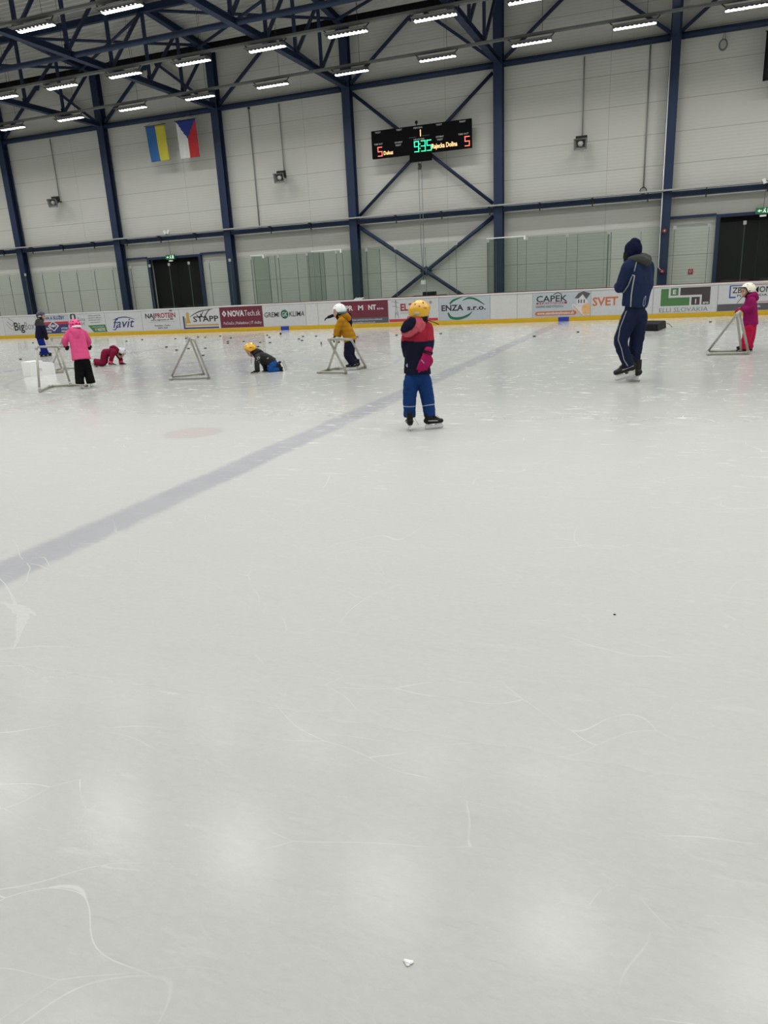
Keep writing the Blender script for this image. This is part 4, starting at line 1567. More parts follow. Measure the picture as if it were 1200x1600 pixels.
for q in range(5):
    xq = p.x - 0.14 + q * 0.07
    tube(bm, [(xq, 26.47, Z2 + 0.02), (xq + 0.05, 26.50, Z2 + 0.07 - 0.01 * (q % 2)), (xq + 0.10, 26.47, Z2 + 0.03)], 0.012, 6)
box(bm, p.x - 0.17, p.x + 0.15, 26.46, 26.49, Z2 + 0.001, Z2 + 0.02)
from_bm('tape', bm, M_WHITE, r_)

# ------------------------------------------------------------------ people
def V(*a):
    return Vector(a)


ZUP = Vector((0, 0, 1))
M_SKIN = mat('skin', (0.52, 0.30, 0.22), 0.5)
M_EYE = mat('eye_dark', (0.03, 0.02, 0.02), 0.2)
M_LIP = mat('lip', (0.35, 0.12, 0.10), 0.5)
M_BLADE = mat('blade_steel', (0.55, 0.56, 0.58), 0.25, 0.9)
M_HOLD = mat('holder_white', (0.72, 0.73, 0.72), 0.35)
M_BOOT = mat('boot_black', (0.009, 0.009, 0.010), 0.45, spec=0.2)
M_LACE = mat('lace_pale', (0.45, 0.44, 0.42), 0.6)


def fabric(name, col, rough=0.8, bump=0.25, bs=220, var=0.08):
    return mat(name, col, rough, bump=bump, bscale=bs, var=var, spec=0.08)


class Fig:
    """pose frame of a person: n = away from the viewer, rv = to the picture's right, P0 = point on the ice"""

    def __init__(self, u, v, label, name='person'):
        self.P0 = gr(u, v)
        self.n = Vector((self.P0.x, self.P0.y, 0)).normalized()
        self.rv = Vector((self.n.y, -self.n.x, 0))
        depth = -((R.transposed() @ (self.P0 - Vector((0, 0, CAM_H)))).z)
        self.s = depth / F_PX
        self.root = empty(name, (self.P0.x, self.P0.y, 0), label, 'person')

    def P(self, u, v, d=0.0):
        o = Vector((0, 0, CAM_H))
        r_ = ray(u, v)
        t = ((self.P0 - o).dot(self.n) + d) / r_.dot(self.n)
        return o + r_ * t

    def D(self, a, b, c=0.0):
        """direction: a to the right of the picture, b away, c up"""
        return (self.rv * a + self.n * b + ZUP * c).normalized()


def basis(f, up=ZUP):
    f = f.normalized()
    r_ = f.cross(up).normalized()
    u_ = r_.cross(f).normalized()
    return Matrix((r_, f, u_)).transposed()      # columns: right, forward, up


def make_body(F, J, k, hc, hf, hu, hk=1.0):
    """one continuous skin: head with face, neck, trunk, arms with hands, legs. k = size factor (1 = 1.2 m child)"""
    bm = bmesh.new()
    B = basis(hf, hu)
    r_, f_, u_ = B.col[0], B.col[1], B.col[2]
    h = 0.082 * hk
    ellipsoid(bm, hc + u_ * 0.012 * hk, h * 0.9, h * 1.08, h * 1.16, B)
    ellipsoid(bm, hc + f_ * 0.025 * hk - u_ * 0.055 * hk, h * 0.66, h * 0.74, h * 0.62, B)      # jaw
    ellipsoid(bm, hc + f_ * 0.073 * hk - u_ * 0.085 * hk, h * 0.26, h * 0.22, h * 0.20, B)       # chin
    ellipsoid(bm, hc + f_ * 0.094 * hk - u_ * 0.028 * hk, h * 0.16, h * 0.22, h * 0.20, B, 12, 8)  # nose
    ellipsoid(bm, hc + f_ * 0.080 * hk - u_ * 0.058 * hk, h * 0.30, h * 0.18, h * 0.12, B, 12, 8)  # lips
    for s in (-1, 1):
        ellipsoid(bm, hc + r_ * s * h * 0.9 - u_ * 0.015 * hk, h * 0.14, h * 0.26, h * 0.34, B, 12, 8)
        ellipsoid(bm, hc + f_ * 0.062 * hk + r_ * s * 0.038 * hk - u_ * 0.035 * hk, h * 0.32, h * 0.25, h * 0.28, B, 12, 8)
    side = J['side']
    limb(bm, [(hc - u_ * 0.06 * hk, 0.042 * k), (J['neck'], 0.042 * k), (J['chest'].lerp(J['neck'], 0.6), 0.06 * k)])
    limb(bm, [(J['chest'].lerp(J['neck'], 0.45), 0.10 * k, 0.06 * k), (J['chest'], 0.098 * k, 0.062 * k), (J['waist'], 0.085 * k, 0.055 * k), (J['pelvis'], 0.088 * k, 0.058 * k)], side=side)
    for q in 'LR':
        if 'el' + q in J:
            sh, el, wr = J['sh' + q], J['el' + q], J['wr' + q]
            limb(bm, [(J['chest'].lerp(J['neck'], 0.4), 0.042 * k), (sh, 0.036 * k), (sh.lerp(el, 0.5), 0.032 * k), (el, 0.027 * k), (el.lerp(wr, 0.5), 0.026 * k), (wr, 0.019 * k)])
            hd = wr + (J.get('ha' + q, wr + (wr - el)) - wr).normalized() * 0.04 * k
            limb(bm, [(wr, 0.019 * k), (wr.lerp(hd, 0.6), 0.017 * k), (hd, 0.012 * k)])
        if 'kn' + q in J:
            hp, kn, an = J['hip' + q], J['kn' + q], J['an' + q]
            limb(bm, [(J['pelvis'].lerp(hp, 0.5), 0.055 * k), (hp.lerp(J['pelvis'], 0.15), 0.055 * k), (hp.lerp(kn, 0.55), 0.048 * k), (kn, 0.038 * k), (kn.lerp(an, 0.5), 0.034 * k), (kn.lerp(an, 0.82), 0.026 * k)])
            a2 = kn.lerp(an, 0.82)
            limb(bm, [(a2, 0.025 * k), (a2 + J['ft' + q] * 0.03 * k, 0.020 * k)])
    o = blob('body', bm, M_SKIN, F.root, voxel=0.0075 * max(1, k * 0.9), smooth=1)
    return o, B


def face_bits(F, hc, B, hk=1.0):
    r_, f_, u_ = B.col[0], B.col[1], B.col[2]
    for s in (-1, 1):
        bm = bmesh.new()
        ellipsoid(bm, hc + f_ * 0.084 * hk + r_ * s * 0.030 * hk - u_ * 0.004 * hk, 0.012 * hk, 0.007 * hk, 0.007 * hk, B, 12, 8)
        from_bm('eye', bm, M_EYE, F.root, smooth=True)
        bm = bmesh.new()
        limb(bm, [(hc + f_ * 0.089 * hk + r_ * s * 0.016 * hk + u_ * 0.014 * hk, 0.003 * hk), (hc + f_ * 0.083 * hk + r_ * s * 0.044 * hk + u_ * 0.014 * hk, 0.003 * hk)], seg=6)
        from_bm('eyebrow', bm, M_BOOT, F.root)
    bm = bmesh.new()
    limb(bm, [(hc + f_ * 0.094 * hk - r_ * 0.018 * hk - u_ * 0.060 * hk, 0.003 * hk), (hc + f_ * 0.098 * hk - u_ * 0.061 * hk, 0.005 * hk), (hc + f_ * 0.094 * hk + r_ * 0.018 * hk - u_ * 0.060 * hk, 0.003 * hk)], seg=8)
    from_bm('mouth', bm, M_LIP, F.root)


def helmet(F, c, B, rs, m, vents=(), vm=None, trim=None, strap=True, guard=None, brow=14, sidecut=-30, backcut=-34):
    """open-face helmet shell; vents = [(azimuth, elevation, width, height)] in degrees / metres"""
    r_, f_, u_ = B.col[0], B.col[1], B.col[2]
    root = F.root

    def pt(az, el, sc=1.0):
        a, e = math.radians(az), math.radians(el)
        return c + (r_ * math.sin(a) * math.cos(e) * rs[0] + f_ * math.cos(a) * math.cos(e) * rs[1] + u_ * math.sin(e) * rs[2]) * sc

    def rim(az):
        a = abs(((az + 180) % 360) - 180)
        if a < 50:
            return brow
        if a < 80:
            t = (a - 50) / 30
            return brow + (sidecut - brow) * (t * t * (3 - 2 * t))
        t = (a - 80) / 100
        return sidecut + (backcut - sidecut) * t
    bm = bmesh.new()
    NA, NE = 48, 14
    outer, inner = [], []
    for sc, L in ((1.0, outer), (0.91, inner)):
        for j in range(NE):
            L.append([bm.verts.new(pt(i * 360 / NA, rim(i * 360 / NA) + (88 - rim(i * 360 / NA)) * j / NE, sc)) for i in range(NA)])
        L.append(bm.verts.new(pt(0, 90, sc)))
    for L in (outer, inner):
        for j in range(NE - 1):
            for i in range(NA):
                bm.faces.new((L[j][i], L[j][(i + 1) % NA], L[j + 1][(i + 1) % NA], L[j + 1][i]))
        for i in range(NA):
            bm.faces.new((L[NE - 1][i], L[NE - 1][(i + 1) % NA], L[NE]))
    for i in range(NA):
        bm.faces.new((outer[0][i], inner[0][i], inner[0][(i + 1) % NA], outer[0][(i + 1) % NA]))
    h = from_bm('helmet', bm, m, root, smooth=True)
    for az, el, w, hh in vents:
        p = pt(az, el, 1.0)
        nn = (p - c).normalized()
        sd = ZUP.cross(nn).normalized() if abs(nn.z) < 0.95 else r_.copy()
        Bv = Matrix((sd, nn.cross(sd), nn)).transposed()
        bm = bmesh.new()
        ellipsoid(bm, p - nn * 0.001, w, hh, 0.006, Bv, 12, 8)
        from_bm('vent', bm, vm or M_BLACK, h, smooth=True)
    if trim:
        bm = bmesh.new()
        tube(bm, [pt(i * 7.5, rim(i * 7.5) + 3, 1.005) for i in range(49)], 0.009, 8, cap=False)
        from_bm('helmet_rim', bm, trim, h)
    if strap:
        for s in (-1, 1):
            bm = bmesh.new()
            tube(bm, [pt(75 * s, sidecut + 4, 0.96), c + r_ * s * 0.055 + f_ * 0.05 - u_ * rs[2] * 0.85, c + f_ * 0.055 - u_ * rs[2] * 1.12], 0.006, 6)
            from_bm('chin_strap', bm, M_BLACK, h)
    if guard:
        for s in (-1, 1):
            bm = bmesh.new()
            ellipsoid(bm, pt(88 * s, -34, 0.98), 0.012, 0.030, 0.036, B, 14, 10)
            from_bm('ear_guard', bm, guard, h, smooth=True)
    return h


def glove(F, wr, d, palm, m, k=1.0, thumb=1, curl=0.5, cuff=None):
    """five-fingered glove: wr wrist, d pointing direction, palm = direction the palm faces, thumb = +-1 side"""
    d = d.normalized()
    palm = (palm - d * palm.dot(d)).normalized()
    sd = d.cross(palm).normalized() * thumb
    bm = bmesh.new()
    kn = wr + d * 0.065 * k
    limb(bm, [(wr - d * 0.03 * k, 0.030 * k, 0.024 * k), (wr + d * 0.01 * k, 0.032 * k, 0.021 * k), (kn, 0.040 * k, 0.020 * k)], side=sd, seg=14)
    for i, (off, ln) in enumerate(((0.031, 0.052), (0.011, 0.060), (-0.010, 0.056), (-0.030, 0.044))):
        b0 = kn + sd * off * k - d * 0.012 * k
        ang = curl
        p = [b0]
        dd = d.copy()
        for j, fr in enumerate((0.45, 0.33, 0.28)):
            dd = (dd * math.cos(ang * 0.8) + palm * math.sin(ang * 0.8)).normalized() if j else (d * math.cos(ang * 0.5) + palm * math.sin(ang * 0.5)).normalized()
            p.append(p[-1] + dd * ln * fr * k * 1.25)
        limb(bm, [(q, 0.0115 * k - 0.0012 * k * n_) for n_, q in enumerate(p)], seg=10, n=3)
    t0 = wr + d * 0.012 * k + sd * 0.022 * k
    limb(bm, [(t0, 0.015 * k), (t0 + (sd * 0.8 + d * 0.7).normalized() * 0.034 * k, 0.0125 * k), (t0 + (sd * 0.45 + d * 0.9 + palm * 0.25).normalized() * 0.068 * k, 0.010 * k)], seg=10, n=3)
    g = blob('glove', bm, m, F.root, voxel=0.0042 * max(0.9, k), smooth=1)
    if cuff:
        bm = bmesh.new()
        limb(bm, [(wr - d * 0.022 * k, 0.036 * k, 0.030 * k), (wr - d * 0.004 * k, 0.035 * k, 0.027 * k)], side=sd, round0=False, round1=False)
        from_bm('wrist_strap', bm, cuff, g, smooth=True)
    return g


def skate(F, toe_heel_mid, d, L=0.21, m=None, hm=None, lace=True, up=None, shaft=0.14, lean=0.0):
    """hockey skate; toe_heel_mid = middle of the runner's bottom edge, d = direction the toe points"""
    m = m or M_BOOT
    hm = hm or M_HOLD
    B = basis(d, up or ZUP)
    k = L / 0.21
    T = Matrix.Translation(toe_heel_mid) @ B.to_4x4()      # local: x right, y toe, z up

    def W(x, y, z):
        return T @ Vector((x * k, y * k, z * k))
    bm = bmesh.new()
    limb(bm, [(W(0, -0.085, 0.100), 0.034 * k, 0.034 * k), (W(0, -0.02, 0.092), 0.034 * k, 0.032 * k), (W(0, 0.05, 0.088), 0.040 * k, 0.028 * k), (W(0, 0.088, 0.086), 0.034 * k, 0.026 * k)], side=B.col[0])
    limb(bm, [(W(0, -0.065, 0.09), 0.034 * k, 0.042 * k), (W(0, -0.060, 0.15), 0.036 * k, 0.045 * k), (W(0, -0.055, 0.10 + shaft), 0.040 * k, 0.050 * k)], side=B.col[0], round1=False)
    limb(bm, [(W(0, -0.03, 0.165), 0.020 * k, 0.018 * k), (W(0, 0.02, 0.125), 0.022 * k, 0.018 * k), (W(0, 0.06, 0.105), 0.024 * k, 0.014 * k)], side=B.col[0])
    bt = blob('skate_boot', bm, m, F.root, voxel=0.006, smooth=1)
    bm = bmesh.new()   # blade holder: front and rear tower joined by a bridge
    prof = [(-0.098, 0.022), (-0.104, 0.034), (-0.088, 0.070), (-0.030, 0.070), (-0.022, 0.044), (0.012, 0.042), (0.026, 0.064), (0.088, 0.066), (0.106, 0.040), (0.104, 0.022)]
    va = [bm.verts.new(W(-0.010, y, z)) for y, z in prof]
    vb = [bm.verts.new(W(0.010, y, z)) for y, z in prof]
    bm.faces.new(va)
    bm.faces.new(vb[::-1])
    for i in range(len(prof)):
        j = (i + 1) % len(prof)
        bm.faces.new((va[i], vb[i], vb[j], va[j]))
    ho = from_bm('blade_holder', bm, hm, bt)
    bm = bmesh.new()
    prof = [(-0.112, 0.020), (-0.104, 0.004), (-0.06, 0.0), (0.06, 0.0), (0.104, 0.005), (0.116, 0.024), (0.100, 0.024), (-0.100, 0.024)]
    va = [bm.verts.new(W(-0.002, y, z)) for y, z in prof]
    vb = [bm.verts.new(W(0.002, y, z)) for y, z in prof]
    bm.faces.new(va)
    bm.faces.new(vb[::-1])
    for i in range(len(prof)):
        j = (i + 1) % len(prof)
        bm.faces.new((va[i], vb[i], vb[j], va[j]))
    from_bm('blade', bm, M_BLADE, bt)
    if lace:
        bm = bmesh.new()
        pts = []
        for q in range(7):
            y, z = 0.055 - q * 0.017, 0.122 + q * 0.011
            pts.append(W(0.018 * (1 if q % 2 else -1), y, z))
        tube(bm, pts, 0.0035 * k, 6)
        from_bm('lace', bm, M_LACE, bt)
        for s in (-1, 1):
            bm = bmesh.new()
            tube(bm, [W(s * 0.041, -0.08, 0.105), W(s * 0.043, -0.03, 0.10), W(s * 0.044, 0.03, 0.095)], 0.0045 * k, 6)
            from_bm('side_trim', bm, M_LACE, bt)
    return bt


def jacket(F, J, k, m, torso, arms=(0.052, 0.046, 0.040), hem=None, wrinkle=0.004, quilt=None, classify=None, collar=True, voxel=0.009, name='jacket', wscale=11):
    """torso = [(point, half width, half depth)] from shoulders down to the hem"""
    bm = bmesh.new()
    limb(bm, torso, side=J['side'], seg=24, round1=False, sq=0.8)
    for q in 'LR':
        if 'el' + q in J:
            sh, el, wr = J['sh' + q], J['el' + q], J['wr' + q]
            limb(bm, [(torso[0][0].lerp(sh, 0.45), arms[0] * 1.05), (sh, arms[0]), (sh.lerp(el, 0.5), arms[0] * 0.96), (el, arms[1]), (el.lerp(wr, 0.5), arms[1] * 0.97), (wr, arms[2])], round1=False)
    if collar:
        limb(bm, [(torso[0][0], 0.075 * k), (J['neck'], 0.056 * k), (J['neck'] + (J['neck'] - torso[0][0]).normalized() * 0.02 * k, 0.054 * k)], round1=False)
    return blob(name, bm, m, F.root, voxel=voxel, smooth=2, wrinkle=wrinkle, wscale=wscale, quilt=quilt, classify=classify, crinkle_z=0.8)


def trousers(F, J, k, m, legs=(0.078, 0.066, 0.060), seat=(0.115, 0.09), wrinkle=0.004, classify=None, voxel=0.009, wscale=10):
    bm = bmesh.new()
    limb(bm, [(J['waist'].lerp(J['pelvis'], 0.4), seat[0] * 0.84, seat[1] * 0.84), (J['pelvis'], seat[0] * 0.92, seat[1] * 0.92), (J['pelvis'].lerp(J['knL'].lerp(J['knR'], 0.5), 0.18), seat[0] * 0.85, seat[1] * 0.9)], side=J['side'], seg=20)
    for q in 'LR':
        hp, kn, an = J['hip' + q], J['kn' + q], J['an' + q]
        hp = hp.lerp(J['pelvis'], 0.15)
        limb(bm, [(hp, legs[0] * 0.9), (hp.lerp(kn, 0.22), legs[0]), (hp.lerp(kn, 0.55), (legs[0] + legs[1]) / 2), (kn, legs[1]), (kn.lerp(an, 0.5), (legs[1] + legs[2]) / 2), (an, legs[2])], round1=False)
    return blob('trousers', bm, m, F.root, voxel=voxel, smooth=2, wrinkle=wrinkle, wscale=wscale, classify=classify, crinkle_z=1.6)


def ring_band(F, name, surf, c, axis, r_, h, m, parent):
    """a narrow band hugging a sleeve or trouser leg"""
    t = bvh_of(surf)
    axis = axis.normalized()
    s, n_ = frame_for(axis)
    out = []
    for i in range(25):
        a = 2 * math.pi * i / 24
        dd = s * math.cos(a) + n_ * math.sin(a)
        hit = t.ray_cast(c, dd, r_ * 2.2)
        p = hit[0] if hit[0] is not None else c + dd * r_
        out.append(p + dd * 0.0015)
    bm = bmesh.new()
    ra = [bm.verts.new(p - axis * h / 2) for p in out[:-1]]
    rb = [bm.verts.new(p + axis * h / 2) for p in out[:-1]]
    rc = [bm.verts.new(p + axis * h / 2 - (p - c).normalized() * 0.006) for p in out[:-1]]
    rd = [bm.verts.new(p - axis * h / 2 - (p - c).normalized() * 0.006) for p in out[:-1]]
    for i in range(24):
        j = (i + 1) % 24
        for A, Bq in ((ra, rb), (rb, rc), (rc, rd), (rd, ra)):
            bm.faces.new((A[i], A[j], Bq[j], Bq[i]))
    return from_bm(name, bm, m, parent, smooth=True)


# ---------- the child in front, back turned
M_CORAL = fabric('jacket_red', (0.33, 0.022, 0.045))
M_HOODP = fabric('hood_coral', (0.52, 0.10, 0.13))
M_JNAVY = fabric('jacket_navy', (0.010, 0.011, 0.028))
M_TBLUE = fabric('trousers_blue', (0.010, 0.040, 0.155))
M_GPINK = fabric('glove_pink', (0.36, 0.015, 0.10))
M_REFL = mat('reflective_tape', (0.30, 0.33, 0.45), 0.4)
M_HYEL = mat('helmet_yellow', (0.70, 0.39, 0.015), 0.22, coat=0.5)
M_HGREY = mat('helmet_pad', (0.35, 0.35, 0.34), 0.5)

F = Fig(659, 671, 'child in yellow helmet, red and navy jacket and blue trousers, standing')
P = F.P
f = F.D(0.45, 0.9)
J = dict(side=f.cross(ZUP).normalized(), neck=P(654, 503), chest=P(652, 522), waist=P(655, 552), pelvis=P(654, 582),
         shL=P(638, 512, -0.02), elL=P(634, 537, 0.02), wrL=P(636, 556, 0.12), shR=P(668, 512, 0.0), elR=P(671, 536, -0.06), wrR=P(667.5, 552, -0.115), haR=P(661, 572, -0.13),
         hipL=P(641, 592), knL=P(640, 622), anL=P(640, 652), ftL=F.D(0.1, 1), hipR=P(663, 592, 0.03), knR=P(668, 622, 0.03), anR=P(672, 651, 0.0), ftR=F.D(1, 0.45))
hf = F.D(0.85, 0.55)
hc = P(656, 489, 0.0)
body, B = make_body(F, J, 1.0, hc, hf, ZUP)
face_bits(F, hc, B)
zr = P(655, 532).z
jk = jacket(F, J, 1.0, [M_CORAL, M_JNAVY], [(P(652, 509), 0.098, 0.066), (P(651, 520), 0.122, 0.090), (P(652, 548), 0.126, 0.092), (P(652, 566), 0.132, 0.097), (P(652, 584), 0.140, 0.102)],
            arms=(0.056, 0.050, 0.042), wrinkle=0.004, classify=lambda c: 0 if c.z > zr + 0.02 * math.sin(c.x * 20) * 0.3 else 1, voxel=0.007)
tr = trousers(F, J, 1.0, M_TBLUE, legs=(0.080, 0.070, 0.062), seat=(0.118, 0.092), voxel=0.007, wrinkle=0.004)
for q, (u, v, d) in (('L', (640.5, 634, 0)), ('R', (670, 633, 0.02))):
    ring_band(F, 'reflective_band', tr, P(u, v, d), J['kn' + q] - J['an' + q], 0.07, 0.009, M_REFL, tr)
# hood hanging on the back: coral shell with navy lining
bm = bmesh.new()
hl = F.D(0.74, 0.05, 0.67)
hn = F.D(-0.22, -0.95, 0.20)
hn = (hn - hl * hn.dot(hl)).normalized()
HB = Matrix((hl, hl.cross(hn), hn)).transposed()
ellipsoid(bm, P(642.5, 511, -0.085), 0.118, 0.084, 0.050, HB)
ellipsoid(bm, P(650, 505, -0.06), 0.085, 0.070, 0.055, HB)
limb(bm, [(P(655, 502, -0.07), 0.036), (P(661, 507, -0.06), 0.030), (P(657, 517, -0.09), 0.020)])
limb(bm, [(P(640, 498, 0.0), 0.03), (P(652, 499, -0.04), 0.036), (P(664, 500, 0.02), 0.034)])
hood = blob('hood', bm, M_HOODP, F.root, voxel=0.006, wrinkle=0.005, wscale=18)
bm = bmesh.new()
ellipsoid(bm, P(638.5, 507.5, -0.123), 0.092, 0.056, 0.028, HB)
ellipsoid(bm, P(633, 513, -0.118), 0.055, 0.042, 0.024, HB)
blob('hood_lining', bm, M_JNAVY, hood, voxel=0.006, wrinkle=0.004, wscale=24)
hel = helmet(F, hc + ZUP * 0.012, B, (0.098, 0.116, 0.112), M_HYEL, vents=[(180, 62, 0.010, 0.006), (215, 42, 0.006, 0.010), (150, 42, 0.008, 0.008), (-120, 15, 0.008, 0.012), (235, 8, 0.008, 0.012), (0, 60, 0.008, 0.014), (90, 50, 0.007, 0.012), (120, 30, 0.006, 0.010)],
       guard=M_BLACK, brow=10, sidecut=-26, backcut=-24)
r_, f_, u_ = B.col[0], B.col[1], B.col[2]
bm = bmesh.new()
ellipsoid(bm, P(651.5, 490, -0.105), 0.024, 0.010, 0.016, basis(F.n), 14, 10)
from_bm('adjuster', bm, M_HGREY, hel, smooth=True)
bm = bmesh.new()
tube(bm, [hc + r_ * 0.09 - u_ * 0.06, P(672, 502, -0.02), P(677, 503, -0.03), P(686, 507, -0.03)], 0.004, 6)
from_bm('loose_strap', bm, M_BLACK, hel)
# maker's lettering on the helmet side
me_, w_ = text_mesh('TYRIS', 0.012, bold=0.03, width=0.055)
lp = P(667, 481, -0.10)
me_.transform(Matrix.Translation((-0.028, 0, 0)))
Bt = Matrix((F.D(1, 0.15, 0.05), F.D(-0.1, 0.1, 1), F.D(0.2, -1, 0.15))).transposed()
tt = bvh_of(hel)
me_.transform(Matrix.Translation(lp) @ Bt.to_4x4())
for v_ in me_.vertices:
    hh = tt.find_nearest(v_.co)
    if hh[0] is not None:
        v_.co = hh[0] + hh[1] * 0.0015
link_mesh('lettering', me_, hel, M_BOOT)
gl = glove(F, J['wrR'] - ZUP * 0.01, F.D(-0.34, -0.04, -0.94), F.D(-0.5, 0.85, 0), M_GPINK, k=1.5, thumb=1, curl=0.2, cuff=M_BLACK)
stripe('glove_stripe', gl, [P(658.5, 562.5), P(662.5, 567.5)], 0.005, M_REFL, gl)
glove(F, J['wrL'], F.D(0.35, 0.5, -0.75), F.D(0.9, 0.1, 0.2), M_GPINK, k=1.0, thumb=1, curl=0.5, cuff=M_BLACK)
bm = bmesh.new()
limb(bm, [(P(669, 546, -0.095), 0.043), (P(667, 554, -0.12), 0.046)], round0=False, round1=False)
from_bm('glove_gauntlet', bm, M_GPINK, F.root, smooth=True)
skate(F, Vector((*P(640, 669).xy, 0.0)), F.D(-0.12, 0.95, 0.0), L=0.20, shaft=0.10)
skate(F, Vector((*P(678, 667.5, 0.0).xy, 0.0)), F.D(0.93, 0.36), L=0.195, shaft=0.08)
for pts in ([P(647, 652, -0.05), P(651, 659, -0.09), P(654, 664, -0.09)], [P(680, 641, -0.02), P(683, 650, -0.05), P(687, 652, -0.06)]):
    bm = bmesh.new()
    tube(bm, pts, 0.003, 6)
    from_bm('loose_lace', bm, M_LACE, F.root)
bm = bmesh.new()
poly(bm, [(0.012 * math.cos(t * math.pi / 3) * (1 if t % 2 else 0.6), 0.02 * math.sin(t * math.pi / 3)) for t in range(6)], 0.0, 0.002)
bm.transform(Matrix.Translation(P(636, 571, -0.11)) @ basis(F.n).to_4x4())
from_bm('jacket_emblem', bm, M_REFL, jk)

# ---------- the coach
M_CNAVY = fabric('tracksuit_navy', (0.014, 0.024, 0.062))
M_CPANT = fabric('track_trousers_navy', (0.011, 0.017, 0.045))
M_CHOOD = fabric('hood_grey', (0.052, 0.055, 0.053))
M_BEANIE = fabric('beanie_navy', (0.006, 0.008, 0.030), bs=120, bump=0.6)
M_PIPING = mat('piping_grey', (0.30, 0.30, 0.29), 0.6)
F = Fig(984, 598, 'person in navy tracksuit, grey hood and navy beanie standing with arms folded, back turned')
P = F.P
f = F.D(-0.8, 0.6)
J = dict(side=f.cross(ZUP).normalized(), neck=P(997, 404), chest=P(997, 424), waist=P(993, 462), pelvis=P(992, 484),
         shL=P(981, 417, -0.12), elL=P(969, 449, -0.10), wrL=P(966, 447, 0.14), haL=P(975, 443, 0.24), shR=P(1013, 417, 0.10), elR=P(1012, 449, 0.20), wrR=P(984, 444, 0.36), haR=P(974, 440, 0.33),
         hipL=P(983, 494, -0.06), knL=P(969.5, 533, -0.06), anL=P(982, 573, -0.02), ftL=F.D(-1, 0.1), hipR=P(1001, 494, 0.06), knR=P(994, 535, 0.10), anR=P(990, 572, 0.10), ftR=F.D(-0.7, 0.7))
hf = F.D(-0.88, 0.45)
hc = P(989.5, 392)
body, B = make_body(F, J, 1.55, hc, hf, ZUP, hk=1.12)
face_bits(F, hc, B, 1.12)
jk = jacket(F, J, 1.55, M_CNAVY, [(P(998, 408), 0.135, 0.09), (P(998, 417), 0.188, 0.125), (P(998, 440), 0.195, 0.145), (P(994, 462), 0.185, 0.150), (P(992, 474), 0.180, 0.150), (P(991, 480), 0.165, 0.14)],
            arms=(0.080, 0.070, 0.052), wrinkle=0.006, voxel=0.011, wscale=8)
tr = trousers(F, J, 1.5, M_CPANT, legs=(0.112, 0.094, 0.074), seat=(0.168, 0.135), wrinkle=0.006, voxel=0.011, wscale=8)
bm = bmesh.new()
limb(bm, [(P(992, 402, 0.05), 0.055), (P(1000, 401, -0.03), 0.075, 0.05), (P(1008, 406, -0.07), 0.090, 0.055), (P(1012, 412, -0.08), 0.06, 0.035)], side=F.D(1, 0.4, 0.3))
limb(bm, [(P(986, 406, -0.08), 0.045), (P(999, 404, -0.12), 0.055), (P(1011, 409, -0.10), 0.05)])
hood = blob('hood', bm, M_CHOOD, F.root, voxel=0.008, wrinkle=0.007, wscale=12)
bm = bmesh.new()
u_ = B.col[2]
ellipsoid(bm, hc + ZUP * 0.020, 0.103, 0.116, 0.122, B)
for sg in (-1, 1):
    ellipsoid(bm, hc + B.col[0] * sg * 0.080 - ZUP * 0.030, 0.028, 0.050, 0.055, B)
limb(bm, [(hc + ZUP * 0.0, 0.095, 0.112), (hc + ZUP * 0.05, 0.096, 0.111), (hc + ZUP * 0.095 - B.col[1] * 0.02, 0.066, 0.076)], side=B.col[0], round0=False)
limb(bm, [(hc - B.col[1] * 0.03 - ZUP * 0.05, 0.080, 0.080), (hc - B.col[1] * 0.01 + ZUP * 0.01, 0.094, 0.104)], side=B.col[0])
bn = blob('beanie', bm, M_BEANIE, F.root, voxel=0.008, wrinkle=0.003, wscale=14)
bm = bmesh.new()
limb(bm, [(hc - ZUP * 0.15, 0.088, 0.100), (hc - ZUP * 0.09 + B.col[1] * 0.016, 0.088, 0.114), (hc - ZUP * 0.035 + B.col[1] * 0.016, 0.086, 0.114)], side=B.col[0])
blob('neck_warmer', bm, M_BLACK, F.root, voxel=0.008, wrinkle=0.004, wscale=20)
stripe('piping', jk, [P(995, 408, -0.3), P(991, 424, -0.35)], 0.006, M_PIPING, jk)
stripe('piping', jk, [P(987.5, 432, -0.35), P(982, 446, -0.35), P(974, 457, -0.3)], 0.007, M_PIPING, jk)
stripe('piping', jk, [P(988, 430, -0.35), P(991.5, 431, -0.35), P(989, 445, -0.35), P(986.5, 462, -0.35), P(985.5, 479, -0.35)], 0.009, M_PIPING, jk)
stripe('piping', tr, [P(979, 486, -0.3), P(969, 512, -0.35), P(966, 531, -0.35), P(971, 545, -0.35), P(975, 562, -0.3), P(981, 572, -0.25)], 0.006, M_PIPING, tr)
stripe('piping', tr, [P(966, 495, -0.1), P(960, 520, -0.1), P(959, 538, -0.1)], 0.004, M_PIPING, tr)
cp = P(1015.5, 473, -0.16)
tj = bvh_of(jk)
ring = []
for t in range(21):
    a = 2 * math.pi * t / 20
    q = cp + F.rv * 0.030 * math.cos(a) + ZUP * 0.085 * math.sin(a)
    hh = tj.find_nearest(q)
    ring.append(hh[0] + hh[1] * 0.003)
bm = bmesh.new()
tube(bm, ring, 0.004, 6, cap=False)
from_bm('round_emblem', bm, M_REFL, jk)
for q, (a_, b_, c_) in (('L', (0.2, 0.9, 0)), ('R', (-0.3, 0.9, 0))):
    glove(F, J['wr' + q], (J['ha' + q] - J['wr' + q]), F.D(0.6, -0.6, 0), M_BLACK, k=1.35, thumb=1, curl=0.6)
M_BGREY = mat('boot_grey', (0.020, 0.019, 0.019), 0.45, spec=0.2)
tm = gr(980, 597.5)
tm = Vector((tm.x, tm.y, 0.055))
